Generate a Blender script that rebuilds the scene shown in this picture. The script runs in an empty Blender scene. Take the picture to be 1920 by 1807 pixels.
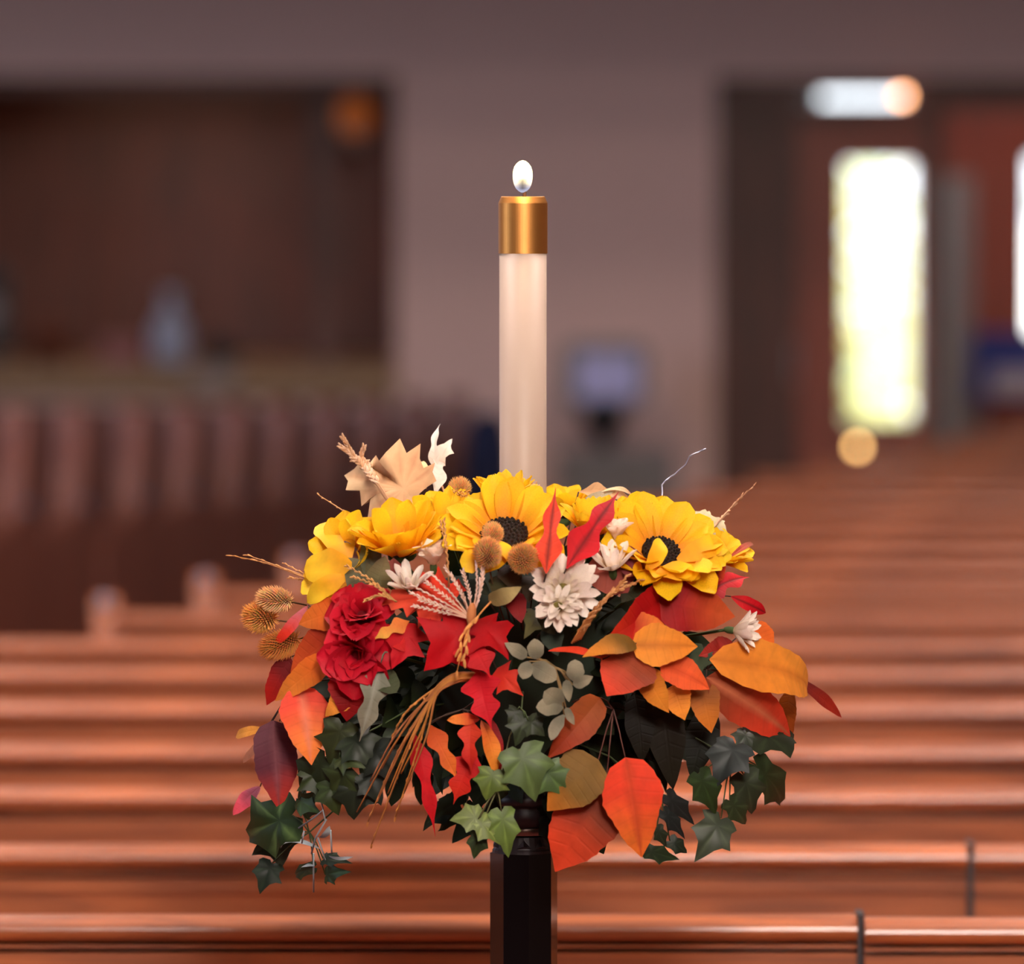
import bpy, bmesh, math, random
from mathutils import Vector, Matrix
R = math.radians
sc = bpy.context.scene
col = sc.collection
# ------------------------------------------------------------------ camera, world, lights, exposure
FPX, CAMZ, HY = 14000.0, 1.755, 300.0            # focal length in px (1920 wide), eye height, horizon row
PITCH = math.atan((903.5 - HY) / FPX)
cam = bpy.data.objects.new('camera', bpy.data.cameras.new('camera')); col.objects.link(cam)
cam.location = (0, 0, CAMZ); cam.rotation_euler = (R(90) - PITCH, 0, 0)
cam.data.sensor_width = 36; cam.data.lens = FPX / 1920 * 36
cam.data.dof.use_dof = True; cam.data.dof.focus_distance = 7.99
cam.data.dof.aperture_fstop = cam.data.lens / 60.0
cam.data.clip_end = 200
sc.camera = cam

w = bpy.data.worlds.new('world'); sc.world = w; w.use_nodes = True
bg = w.node_tree.nodes['Background']; bg.inputs[0].default_value = (.86, .93, 1, 1); bg.inputs[1].default_value = 4.6

def lamp(name, kind, loc, energy, color, size=1.0, sy=None, target=None, spread=180):
    d = bpy.data.lights.new(name, kind); o = bpy.data.objects.new(name, d); col.objects.link(o)
    d.energy = energy; d.color = color; o.location = loc
    if kind == 'AREA':
        d.size = size
        if sy: d.shape = 'RECTANGLE'; d.size_y = sy
        d.spread = R(spread)
    elif kind == 'POINT': d.shadow_soft_size = size
    elif kind == 'SUN': d.angle = R(.6)
    if target: o.rotation_euler = (Vector(target) - Vector(loc)).to_track_quat('-Z', 'Y').to_euler()
    return o
lamp('sunlight', 'SUN', (3, -10, 20), 15, (1, .95, .85), target=(0, 30, 0))
lamp('chancel_key_fill', 'AREA', (.9, 2.6, 5.2), 205, (1, .88, .78), 1.6, 1.6, (0, 8.2, 1.2))
lamp('chancel_key_fill', 'AREA', (1.0, -1.0, 4.4), 40, (1, .87, .78), 1.4, 1.4, (0, 8.2, 1.1), 44)  # added frontal fill for leaves and candle, no lamp of the church
lamp('nave_light', 'AREA', (-2.2, 9.2, 5.7), 262, (1, .84, .76), 1.2, 1.2, (-2.0, 9.4, 0))
lamp('nave_light', 'AREA', (2.2, 9.2, 5.7), 262, (1, .84, .76), 1.2, 1.2, (2.0, 9.4, 0))
lamp('nave_light', 'AREA', (-2.2, 13.2, 5.7), 165, (1, .84, .76), 1.2, 1.2, (-2.0, 13.4, 0))
lamp('nave_light', 'AREA', (2.2, 13.2, 5.7), 165, (1, .84, .76), 1.2, 1.2, (2.0, 13.4, 0))
lamp('nave_light', 'AREA', (-2.2, 17.2, 5.7), 130, (1, .84, .76), 1.2, 1.2, (-2.0, 17.4, 0))
lamp('nave_light', 'AREA', (2.2, 17.2, 5.7), 95, (1, .84, .76), 1.2, 1.2, (2.0, 17.4, 0))
lamp('window_light', 'AREA', (-6.6, 7.4, 2.6), 110, (.72, .83, 1), 1.6, 3.0, (0, 8.4, 1.1))
lamp('window_light', 'AREA', (-6.6, 17.5, 2.6), 170, (.62, .74, 1), 1.6, 3.0, (0, 20, 1.0))

sc.view_settings.view_transform = 'Standard'; sc.view_settings.look = 'None'
sc.view_settings.gamma = 1; sc.view_settings.use_curve_mapping = False
sc.view_settings.exposure = 0.0

# ------------------------------------------------------------------ helpers
ROT = Matrix.Rotation(R(90) - PITCH, 3, 'X')
def P(px, py, Y):
    """The point at depth Y (metres along the nave) seen at pixel (px, py)."""
    d = ROT @ Vector(((px - 960) / FPX, -(py - 903.5) / FPX, -1))
    return Vector((0, 0, CAMZ)) + d * (Y / d.y)
def lin(c):
    return tuple(((v / 255) / 12.92 if v / 255 <= .04045 else ((v / 255 + .055) / 1.055) ** 2.4) for v in c)

def new_mat(name):
    m = bpy.data.materials.new(name); m.use_nodes = True
    nt = m.node_tree; b = nt.nodes['Principled BSDF']
    return m, nt, b
def simple(name, c, rough=.5, metal=0, spec=.5, noise=0, nscale=30, coat=0, emit=None, estr=0, bump=0):
    m, nt, b = new_mat(name); c = lin(c)
    b.inputs['Base Color'].default_value = (*c, 1); b.inputs['Roughness'].default_value = rough
    b.inputs['Metallic'].default_value = metal; b.inputs['Specular IOR Level'].default_value = spec
    b.inputs['Coat Weight'].default_value = coat
    if noise or bump:
        tc = nt.nodes.new('ShaderNodeTexCoord'); n = nt.nodes.new('ShaderNodeTexNoise')
        n.inputs['Scale'].default_value = nscale; n.inputs['Detail'].default_value = 4
        nt.links.new(tc.outputs['Object'], n.inputs['Vector'])
        mx = nt.nodes.new('ShaderNodeMix'); mx.data_type = 'RGBA'
        mx.inputs[6].default_value = (*[v * (1 - noise) for v in c], 1)
        mx.inputs[7].default_value = (*[min(1, v * (1 + noise)) for v in c], 1)
        nt.links.new(n.outputs['Fac'], mx.inputs[0]); nt.links.new(mx.outputs[2], b.inputs['Base Color'])
        if bump:
            bp = nt.nodes.new('ShaderNodeBump'); bp.inputs['Strength'].default_value = bump
            bp.inputs['Distance'].default_value = .002
            nt.links.new(n.outputs['Fac'], bp.inputs['Height']); nt.links.new(bp.outputs[0], b.inputs['Normal'])
    if emit:
        b.inputs['Emission Color'].default_value = (*lin(emit), 1); b.inputs['Emission Strength'].default_value = estr
    return m
def wood(name, c0, c1, rough=.36, coat=.5, axis=0):
    m, nt, b = new_mat(name)
    tc = nt.nodes.new('ShaderNodeTexCoord'); mp = nt.nodes.new('ShaderNodeMapping')
    s = [14, 14, 14]; s[axis] = 1.2; mp.inputs['Scale'].default_value = s
    n = nt.nodes.new('ShaderNodeTexNoise'); n.inputs['Scale'].default_value = 2.2
    n.inputs['Detail'].default_value = 6; n.inputs['Distortion'].default_value = 1.2
    r = nt.nodes.new('ShaderNodeValToRGB')
    r.color_ramp.elements[0].position = .3; r.color_ramp.elements[0].color = (*lin(c0), 1)
    r.color_ramp.elements[1].position = .7; r.color_ramp.elements[1].color = (*lin(c1), 1)
    nt.links.new(tc.outputs['Object'], mp.inputs[0]); nt.links.new(mp.outputs[0], n.inputs[0])
    nt.links.new(n.outputs['Fac'], r.inputs[0]); nt.links.new(r.outputs[0], b.inputs['Base Color'])
    b.inputs['Roughness'].default_value = rough; b.inputs['Coat Weight'].default_value = coat
    b.inputs['Coat Roughness'].default_value = .25
    return m
def botanical(name, rough, trans, spec=.3, veins=False):
    """Cloth foliage: the colour of each leaf comes with its mesh (attribute Col), grain on top."""
    m, nt, b = new_mat(name)
    a = nt.nodes.new('ShaderNodeAttribute'); a.attribute_name = 'Col'
    tc = nt.nodes.new('ShaderNodeTexCoord'); n = nt.nodes.new('ShaderNodeTexNoise')
    n.inputs['Scale'].default_value = 55; n.inputs['Detail'].default_value = 5
    nt.links.new(tc.outputs['Object'], n.inputs['Vector'])
    mr = nt.nodes.new('ShaderNodeMapRange'); mr.inputs[1].default_value = .25; mr.inputs[2].default_value = .75
    mr.inputs[3].default_value = .82; mr.inputs[4].default_value = 1.12
    nt.links.new(n.outputs['Fac'], mr.inputs[0])
    mx = nt.nodes.new('ShaderNodeVectorMath'); mx.operation = 'SCALE'
    nt.links.new(a.outputs['Color'], mx.inputs[0]); nt.links.new(mr.outputs[0], mx.inputs['Scale'])
    if veins:                                     # pressed side veins, following each leaf's own length (x) and half width (y)
        def mth(op, *v):
            q = nt.nodes.new('ShaderNodeMath'); q.operation = op
            for k, x in enumerate(v):
                if isinstance(x, (int, float)): q.inputs[k].default_value = x
                else: nt.links.new(x, q.inputs[k])
            return q.outputs[0]
        va = nt.nodes.new('ShaderNodeAttribute'); va.attribute_name = 'Blade'
        sp = nt.nodes.new('ShaderNodeSeparateXYZ'); nt.links.new(va.outputs['Vector'], sp.inputs[0])
        ay = mth('ABSOLUTE', sp.outputs[1])
        f = mth('FRACT', mth('MULTIPLY', mth('SUBTRACT', sp.outputs[0], mth('MULTIPLY', ay, .16)), 8.0))
        d_ = mth('ABSOLUTE', mth('SUBTRACT', f, .5))
        line = mth('MULTIPLY', mth('SUBTRACT', 1.0, mth('MINIMUM', mth('MULTIPLY', d_, 7.0), 1.0)), mth('MINIMUM', mth('MULTIPLY', ay, 12.0), 1.0))
        rib_ = mth('SUBTRACT', 1.0, mth('MINIMUM', mth('MULTIPLY', ay, 22.0), 1.0))
        sc_ = mth('SUBTRACT', 1.0, mth('MULTIPLY', line, .06))
        mv = nt.nodes.new('ShaderNodeVectorMath'); mv.operation = 'SCALE'
        nt.links.new(mx.outputs[0], mv.inputs[0]); nt.links.new(sc_, mv.inputs['Scale']); mx = mv
        bp = nt.nodes.new('ShaderNodeBump'); bp.inputs['Strength'].default_value = .22; bp.inputs['Distance'].default_value = .0012
        nt.links.new(mth('SUBTRACT', n.outputs['Fac'], mth('ADD', line, rib_)), bp.inputs['Height']); nt.links.new(bp.outputs[0], b.inputs['Normal'])
    nt.links.new(mx.outputs[0], b.inputs['Base Color'])
    b.inputs['Roughness'].default_value = rough; b.inputs['Specular IOR Level'].default_value = spec
    if trans:
        t = nt.nodes.new('ShaderNodeBsdfTranslucent'); nt.links.new(mx.outputs[0], t.inputs[0])
        ms = nt.nodes.new('ShaderNodeMixShader'); ms.inputs[0].default_value = trans
        out = nt.nodes['Material Output']
        nt.links.new(b.outputs[0], ms.inputs[1]); nt.links.new(t.outputs[0], ms.inputs[2])
        nt.links.new(ms.outputs[0], out.inputs[0])
    return m
M = dict(
    pew=wood('pew_oak', (120, 60, 32), (178, 96, 50)), spew=wood('side_pew_oak', (104, 60, 52), (150, 88, 70), .4, .4, 2),
    dark=wood('dark_wood', (62, 26, 14), (104, 46, 26), .5, .1, 2),
    red=wood('door_mahogany', (124, 46, 24), (164, 66, 36), .45, .15, 2),
    gold=wood('sill_oak', (120, 88, 56), (150, 112, 70), .45, .1),
    wall=simple('wall_paint', (228, 192, 184), .9, spec=.2, noise=.04, nscale=3), side=simple('side_wall_panelling', (104, 76, 62), .7, noise=.2, nscale=5),
    ceil=simple('ceiling_paint', (96, 86, 80), .9),
    carpet=simple('carpet', (96, 50, 44), 1, spec=.1, noise=.25, nscale=200),
    black=simple('black_lacquer', (9, 7, 9), .16, spec=.55, coat=.4),
    iron=simple('blackened_iron', (40, 32, 36), .42, spec=.5, noise=.35, nscale=60),
    silver=simple('pewter_band', (150, 130, 122), .35, metal=1, noise=.2, nscale=40),
    wax=simple('candle_tube', (180, 158, 144), .45, spec=.35),
    brass=simple('brushed_brass', (214, 150, 82), .46, metal=1, noise=.06, nscale=90),
    wick=simple('wick', (60, 36, 24), .8),
    leaf=botanical('silk_leaf', .6, .18, .18), blade=botanical('silk_blade', .6, .18, .2, True), petal=botanical('silk_petal', .6, .3), dry=botanical('dried_stalk', .7, .1),
    gloss=botanical('glossy_ivy', .5, .12, .35),
    foam=simple('floral_foam', (22, 34, 20), .95, noise=.3, nscale=80),
    wire=simple('silver_wire', (176, 178, 200), .3, metal=1),
    greyblue=simple('pale_glint', (112, 116, 138), .4),  # pale tone of the window reflections on the pew ends
    blackp=simple('black_plastic', (16, 14, 16), .5),
    greyp=simple('grey_plastic', (132, 126, 126), .5),
    sheet=simple('lavender_sheet', (196, 194, 244), .7),
    blue=simple('blue_board', (34, 56, 150), .6), navy=simple('navy_cloth', (26, 34, 70), .9),
    paper=simple('white_paper', (196, 192, 206), .8), russetp=simple('aged_paper', (150, 132, 124), .8), pink=simple('pink_box', (148, 92, 90), .7),
    russet=simple('russet_pot', (124, 70, 52), .7), vase=simple('pale_blue_glaze', (170, 176, 200), .4),
    lawn=simple('lawn', (196, 208, 170), .95, noise=.3, nscale=6), white=simple('white_render', (240, 240, 248), .9),
    shrub=botanical('garden_leaf', .7, .2),
    bark=simple('bark', (70, 55, 45), .9),
    glintw=simple('warm_glint', (255, 190, 110), .5, emit=(255, 196, 120), estr=14),
    lampo=simple('amber_bulb', (255, 170, 110), .5, emit=(255, 176, 120), estr=20),
    lampd=simple('dim_amber_shade', (200, 110, 50), .5, emit=(255, 130, 50), estr=.12),
)
# thin window glass: mostly lets light through, with a weak mirror
m, nt, b = new_mat('window_glass'); nt.nodes.remove(b)
tr = nt.nodes.new('ShaderNodeBsdfTransparent'); gl = nt.nodes.new('ShaderNodeBsdfGlossy'); gl.inputs['Roughness'].default_value = .05
mx = nt.nodes.new('ShaderNodeMixShader'); mx.inputs[0].default_value = .06
nt.links.new(tr.outputs[0], mx.inputs[1]); nt.links.new(gl.outputs[0], mx.inputs[2]); nt.links.new(mx.outputs[0], nt.nodes['Material Output'].inputs[0])
M['glass'] = m
# flame: hot near the rim and top, a dim blue root around the wick
m, nt, b = new_mat('flame'); nt.nodes.remove(b)
a = nt.nodes.new('ShaderNodeAttribute'); a.attribute_name = 'Col'
e = nt.nodes.new('ShaderNodeEmission'); nt.links.new(a.outputs['Color'], e.inputs[0]); e.inputs[1].default_value = 4.5
nt.links.new(e.outputs[0], nt.nodes['Material Output'].inputs[0]); M['flame'] = m

def tag(o, label=None, cat=None, group=None, kind=None):
    for k, v in (('label', label), ('category', cat), ('group', group), ('kind', kind)):
        if v: o[k] = v
    return o
def link_mesh(name, me, mat, parent=None, mtx=None, smooth=True):
    if mat and not me.materials: me.materials.append(mat)
    if smooth:
        me.polygons.foreach_set('use_smooth', [True] * len(me.polygons))
    o = bpy.data.objects.new(name, me); col.objects.link(o)
    if mtx is None: mtx = Matrix.Identity(4)
    if parent:
        o.parent = parent; o.matrix_local = WM[parent.name].inverted() @ mtx
    else: o.matrix_local = mtx
    WM[o.name] = mtx.copy()
    return o
WM = {}
def empty(name, loc, label, cat, group=None, rz=0):
    o = bpy.data.objects.new(name, None); col.objects.link(o); o.empty_display_size = .02
    o.location = loc; o.rotation_euler = (0, 0, rz)
    WM[o.name] = Matrix.Translation(loc) @ Matrix.Rotation(rz, 4, 'Z')
    return tag(o, label, cat, group)
class MB:
    def __init__(s): s.v, s.f, s.c = [], [], []
    def add(s, vs, fs, c=None):
        k = len(s.v); s.v += [tuple(v) for v in vs]; s.f += [tuple(i + k for i in f) for f in fs]
        s.c += (c if isinstance(c, list) else [c or (1, 1, 1)] * len(vs))
    def box(s, x0, x1, y0, y1, z0, z1, bev=0):
        if bev:                                   # box with chamfered vertical and horizontal edges
            bm = bmesh.new(); bmesh.ops.create_cube(bm, size=1)
            for v in bm.verts: v.co = Vector(((x0 + x1) / 2 + v.co.x * (x1 - x0), (y0 + y1) / 2 + v.co.y * (y1 - y0), (z0 + z1) / 2 + v.co.z * (z1 - z0)))
            bmesh.ops.bevel(bm, geom=bm.edges[:], offset=bev, segments=2, affect='EDGES')
            bm.verts.index_update()
            s.add([v.co for v in bm.verts], [[v.index for v in f.verts] for f in bm.faces]); bm.free(); return s
        s.add([(x0, y0, z0), (x1, y0, z0), (x1, y1, z0), (x0, y1, z0), (x0, y0, z1), (x1, y0, z1), (x1, y1, z1), (x0, y1, z1)],
              [(0, 3, 2, 1), (4, 5, 6, 7), (0, 1, 5, 4), (1, 2, 6, 5), (2, 3, 7, 6), (3, 0, 4, 7)]); return s
    def lathe(s, prof, cx=0, cy=0, n=32, c=None, rot=0, cap=True):
        k = []
        for (r, z) in prof: k += [(cx + r * math.cos(rot + 2 * math.pi * i / n), cy + r * math.sin(rot + 2 * math.pi * i / n), z) for i in range(n)]
        fs = []
        for j in range(len(prof) - 1):
            for i in range(n): fs.append((j * n + i, j * n + (i + 1) % n, (j + 1) * n + (i + 1) % n, (j + 1) * n + i))
        if cap: fs += [tuple(range(n))[::-1], tuple((len(prof) - 1) * n + i for i in range(n))]
        s.add(k, fs, c); return s
    def tube(s, pts, r, n=5, c=None, r1=None):
        pts = [Vector(p) for p in pts]; vs = []; L = len(pts); r1 = r if r1 is None else r1
        for j, p in enumerate(pts):
            t = (pts[min(j + 1, L - 1)] - pts[max(j - 1, 0)]).normalized()
            a = t.orthogonal().normalized() if j == 0 else (a - t * a.dot(t)).normalized()
            b_ = t.cross(a); rr = r + (r1 - r) * j / max(1, L - 1)
            vs += [p + (a * math.cos(2 * math.pi * i / n) + b_ * math.sin(2 * math.pi * i / n)) * rr for i in range(n)]
        fs = [(j * n + i, j * n + (i + 1) % n, (j + 1) * n + (i + 1) % n, (j + 1) * n + i) for j in range(L - 1) for i in range(n)]
        fs += [tuple(range(n))[::-1], tuple((L - 1) * n + i for i in range(n))]
        s.add(vs, fs, c); return s
    def ball(s, p, ax, r, l, c=None, n=8, m=5):
        """ellipsoid of half-length l along ax, radius r"""
        ax = Vector(ax).normalized(); a = ax.orthogonal().normalized(); b_ = ax.cross(a); vs = []
        for j in range(m + 1):
            th = math.pi * j / m
            for i in range(n): vs.append(Vector(p) + ax * (-l * math.cos(th)) + (a * math.cos(2 * math.pi * i / n) + b_ * math.sin(2 * math.pi * i / n)) * r * max(.02, math.sin(th)))
        s.add(vs, [(j * n + i, j * n + (i + 1) % n, (j + 1) * n + (i + 1) % n, (j + 1) * n + i) for j in range(m) for i in range(n)], c); return s
    def mesh(s, name):
        me = bpy.data.meshes.new(name); me.from_pydata(s.v, [], s.f)
        at = me.color_attributes.new('Col', 'FLOAT_COLOR', 'POINT')
        at.data.foreach_set('color', [x for c in s.c for x in (*c[:3], 1)])
        return me
    def build(s, name, mat, parent=None, smooth=False, mtx=None):
        """vertices are in world space unless mtx is given"""
        me = s.mesh(name)
        if mtx is None and parent:
            me.transform(WM[parent.name].inverted()); return link_mesh(name, me, mat, parent, WM[parent.name], smooth)
        return link_mesh(name, me, mat, parent, mtx, smooth)
def structure(name, mb, mat, parent=None):
    o = mb.build(name, mat, parent); 
    if not parent: o['kind'] = 'structure'
    return o

# ------------------------------------------------------------------ room shell
YB = 27.0                                         # face of the back wall
def bx(px): return P(px, 500, YB).x
def bz(py): return P(960, py, YB).z
structure('floor', MB().box(-7, 7, -4, 27.2, -.1, 0), M['carpet'])
structure('ceiling', MB().box(-7.2, 7.2, -4.2, 27.4, 6, 6.2), M['ceil'])
structure('trim_added_shade', MB().box(-7, 7, 24.0, 27.0, 2.75, 2.95), M['dark'])            # unseen slab added over the last rows to shade the upper wall
structure('wall_added_shade', MB().box(-7, 7, 23.9, 24.0, 2.72, 3.8), M['side'])  # front of the added slab, unseen, keeps lamp light off the upper wall
structure('wall_left', MB().box(-7.2, -7, -4, 27.2, 0, 6), M['side'])
structure('wall_right', MB().box(7, 7.2, -4, 27.2, 0, 6), M['side'])
structure('wall_front', MB().box(-7.2, 7.2, -4.2, -4, 0, 6), M['wall'])
RX0, RX1, RZ0, RZ1 = bx(-130), bx(742), bz(745), bz(152)          # opening of the panelled recess
DX0, DX1, DZ1 = bx(1343), bx(2080), bz(150)                       # opening of the door set
wb = MB()
wb.box(-7, 7, YB, YB + .2, max(RZ1, DZ1), 6); wb.box(-7, RX0, YB, YB + .2, 0, max(RZ1, DZ1))
wb.box(RX0, RX1, YB, YB + .2, 0, RZ0); wb.box(RX1, DX0, YB, YB + .2, 0, max(RZ1, DZ1)); wb.box(DX1, 7, YB, YB + .2, 0, max(RZ1, DZ1))
structure('wall_back', wb, M['wall'])
# recess behind the left opening: timber-lined alcove with a counter
rc = MB(); d = 1.5
rc.box(RX0, RX1, YB + d, YB + d + .05, RZ0, RZ1 + .3); rc.box(RX0 - .05, RX0, YB + .2, YB + d, RZ0, RZ1 + .3)
rc.box(RX1, RX1 + .05, YB + .2, YB + d, RZ0, RZ1 + .3); rc.box(RX0, RX1, YB + .2, YB + d, RZ1 + .02, RZ1 + .07)
alc = structure('wall_alcove', rc, M['dark'])
for k in range(4):                                # raised panels on the alcove's back
    x0 = RX0 + .12 + k * (RX1 - RX0 - .2) / 4; x1 = x0 + (RX1 - RX0 - .2) / 4 - .08
    MB().box(x0, x1, YB + d - .03, YB + d, RZ0 + .12, RZ1 - .1, .008).build('panel', M['dark'], alc)
fr = MB()
fr.box(RX0 - .02, RX1 + .0, YB - .03, YB, RZ1 - .03, RZ1 + .02)
structure('trim_1', fr, M['dark'])
post = MB().box(bx(575), bx(628), YB + .3, YB + .38, RZ0 + .1, RZ1 + .02, .006); structure('trim_2', post, M['dark'])
sill = MB().box(RX0, RX1, YB - .06, YB + 1.5, RZ0, RZ0 + .115, .01); structure('trim_3', sill, M['gold'])
SILL = RZ0 + .115
# door set at the back right: dark frame, closed leaf, glazed leaf, transom slit, vestibule beyond
fr = MB()
fr.box(DX0, bx(1388), YB - .03, YB + .2, 0, DZ1); fr.box(DX0, DX1, YB - .03, YB + .2, bz(168), DZ1 + .01)
fr.box(bx(1736), bx(1772), YB - .03, YB + .2, 0, bz(168))
fr.box(DX0, bx(1500), YB + .0, YB + .2, bz(198), bz(166)); fr.box(bx(1500), bx(1740), YB + .02, YB + .2, bz(230), bz(191)); fr.box(bx(1500), bx(1538), YB + .02, YB + .2, bz(190), bz(166)); fr.box(bx(1500), bx(1740), YB + .02, YB + .2, bz(176), bz(166))
fr.box(bx(1702), bx(1740), YB + .02, YB + .2, bz(190), bz(166)); fr.box(bx(1772), DX1, YB + .02, YB + .2, bz(205), bz(168))
structure('trim_4', fr, M['dark'])
t = empty('door_1', (bx(1445), YB + .05, 0), None, None); t['kind'] = 'structure'
MB().box(bx(1388), bx(1500), YB + .06, YB + .11, 0.01, bz(196), .004).build('door_leaf', M['dark'], t)
MB().box(bx(1404), bx(1484), YB + .048, YB + .06, .15, bz(640), .006).build('panel', M['dark'], t)
MB().box(bx(1404), bx(1484), YB + .048, YB + .06, bz(600), bz(230), .006).build('panel', M['dark'], t)
MB().tube([(bx(1490), YB + .03, .95), (bx(1490), YB + .03, 1.1)], .008, 8).build('handle', M['silver'], t)
t = empty('door_2', (bx(1620), YB + .05, 0), None, None); t['kind'] = 'structure'
GX0, GX1, GZ0, GZ1 = bx(1588), bx(1716), bz(790), bz(308)
MB().box(bx(1500), GX0, YB + .05, YB + .10, .01, bz(228)).build('hinge_stile', M['red'], t)
MB().box(GX1, bx(1740), YB + .05, YB + .10, .01, bz(228)).build('lock_stile', M['red'], t)
MB().box(GX0, GX1, YB + .05, YB + .10, GZ1, bz(228)).build('top_rail', M['red'], t)
MB().box(GX0, GX1, YB + .05, YB + .10, .01, GZ0).build('bottom_panel', M['red'], t)
MB().box(GX0, GX1, YB + .07, YB + .08, GZ0, GZ1).build('glass_pane', M['glass'], t)
t = MB().box(bx(1520), bx(1720), YB + .08, YB + .085, bz(192), bz(168)).build('window_1', M['glass']); t['kind'] = 'structure'
# vestibule beyond the second opening
YV = YB + 1.6
def vx(px): return P(px, 500, YV).x
def vz(py): return P(960, py, YV).z
vs = MB()
vs.box(vx(1772), vx(1932), YV, YV + .1, 0, 2.6); vs.box(bx(1752), bx(1766), YB + .2, YV + .1, 0, 2.6)
vs.box(bx(1766), DX1 + .3, YB + .2, YV + .1, 2.25, 2.35); vs.box(vx(1990), DX1 + .3, YV, YV + .1, 0, 2.6)
vs.box(vx(1932), vx(1990), YV, YV + .1, 0, vz(650)); vs.box(vx(1932), vx(1990), YV, YV + .1, vz(295), 2.6); vs.box(DX1 + .3, DX1 + .4, YB + .2, YV + .1, 0, 2.6)
structure('wall_vestibule', vs, M['red'])
structure('trim_5', MB().box(vx(1776), vx(1822), YV - .1, YV, 0, vz(330)), M['greyp'])
structure('window_2', MB().box(vx(1932), vx(1990), YV + .04, YV + .05, vz(650), vz(295)), M['glass'])
structure('floor_vestibule', MB().box(bx(1350), DX1 + .4, YB + .2, YV + .1, -.1, 0), M['carpet'])
lamp('vestibule_light', 'AREA', ((bx(1772) + DX1) / 2, YB + .7, 2.2), 5, (1, .84, .78), .4, .4, ((bx(1772) + DX1) / 2, YB + 1.2, 0))
lamp('alcove_light', 'AREA', (bx(300), YB + .7, RZ1), 5.5, (1, .60, .40), .9, .4, (bx(300), YB + .9, 0))

# garden seen through the glazed door
structure('ground_garden', MB().box(-6, 14, YB + .2, 60, -.3, -.15), M['lawn'])
def shrub(name, c, r, h, cols, label, seed):
    rnd = random.Random(seed); t = empty(name, (c[0], c[1], -.15), label, 'shrub', 'shrubs in the garden outside')
    st = MB().tube([(c[0], c[1], -.15), (c[0], c[1], h * .6)], .04, 6, r1=.015); st.build('stem', M['bark'], t)
    fb = MB()
    for i in range(700):
        while True:
            q = Vector((rnd.uniform(-1, 1), rnd.uniform(-1, 1), rnd.uniform(-1, 1)))
            if .35 < q.length < 1: break
        p = Vector((c[0] + q.x * r, c[1] + q.y * r, h * .52 + q.z * h * .5))
        a = Vector((rnd.uniform(-1, 1), rnd.uniform(-1, 1), rnd.uniform(-.4, 1))).normalized(); b_ = a.orthogonal().normalized(); s = rnd.uniform(.05, .1)
        fb.add([p, p + a * s + b_ * s * .5, p + a * s * 2, p + a * s - b_ * s * .5], [(0, 1, 2, 3)], lin(rnd.choice(cols)))
    f = fb.build('foliage', M['shrub'], t); f['kind'] = 'stuff'
def gp(px, Y): return (P(px, 500, Y).x, Y)
yel = [(248, 240, 190), (250, 244, 214), (234, 238, 200), (248, 232, 160)]; grn = [(190, 212, 170), (206, 222, 186), (170, 198, 156)]
shrub('garden_shrub', gp(1595, 36), .55, 1.7, yel, 'yellow leaved shrub seen through the glazed door, close to its hinge side', 1)
shrub('garden_shrub', gp(1715, 38), .5, .9, grn + yel, 'low green shrub seen through the lower part of the glazed door', 2)
shrub('garden_shrub', gp(1640, 44), 1.5, 1.75, grn, 'tall pale green shrub showing at the top of the door glass', 3)
tag(MB().box(gp(1690, 41)[0], gp(1690, 41)[0] + 3, 41, 41.3, -.15, bz(480), .02).build('garden_wall', M['white']),
    'white rendered garden wall seen through the door glass', 'wall')

# small warm lights and one stand-in glint by the doors
def bulb(name, px, py, Y, r, mat, label, cat):
    p = P(px, py, Y); t = empty(name, p, label, cat)
    MB().ball(p, (0, 0, 1), r, r * 1.1, n=12, m=8).build('bulb', mat, t, True)
    MB().lathe([(r * .5, -r * 1.6), (r * .6, -r * 1.2), (r * .6, -r * .8)], n=10).build('holder', M['silver'], t, mtx=Matrix.Translation(p))
    return t
bulb('door_lamp', 1692, 181, YB - .05, .014, M['lampo'], 'small amber bulb glowing at the end of the bright transom slit', 'lamp')
bulb('floor_glint', 1608, 838, 25.75, .014, M['glintw'], 'small glowing ball added as a warm glint at the foot of the glazed door', 'lamp')  # glowing ball stands in for a reflected glint, no lamp there
bulb('alcove_lamp', 665, 218, YB + .35, .07, M['lampd'], 'dim amber lamp in the upper corner of the timber alcove', 'lamp')

# ------------------------------------------------------------------ things on the alcove counter and by the wall
def lathe_thing(name, px, py0, py1, Y, prof, mat, label, cat, base=None):
    p = P(px, py1, Y); z0 = base if base is not None else p.z; h = P(px, py0, Y).z - z0
    t = empty(name, (p.x, Y, z0), label, cat)
    MB().lathe([(r * h, z * h) for r, z in prof], n=20).build('body', mat, t, True, Matrix.Translation((p.x, Y, z0)))
    return t, h
t, h = lathe_thing('vase', 320, 545, 690, YB + .1, [(.2, 0), (.27, .15), (.28, .4), (.2, .62), (.1, .75), (.1, .92), (.14, 1)], M['vase'], 'pale blue grey vase on the alcove counter', 'vase', SILL)
t, h = lathe_thing('mug', 412, 632, 690, YB + .06, [(.42, 0), (.46, .1), (.46, .95), (.42, 1), (.38, .9)], M['blackp'], 'black mug on the alcove counter beside the pale vase', 'mug', SILL)
MB().tube([Vector((t.location.x + .45 * h + .02 * math.sin(a), t.location.y, SILL + h * .5 + .03 * math.cos(a))) for a in [R(x) for x in range(0, 181, 30)]], .005, 6).build('handle', M['blackp'], t)
t, h = lathe_thing('plant_pot', 95, 600, 690, YB + .15, [(.35, 0), (.48, .8), (.52, .82), (.52, 1), (.46, 1), (.42, .85)], M['russet'], 'russet pot on the alcove counter near the dark speaker', 'pot', SILL)
p = P(228, 690, YB + .08)
t = empty('gift_box', (p.x, p.y, SILL), 'dusty pink box with a lid on the alcove counter', 'box')
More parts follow.
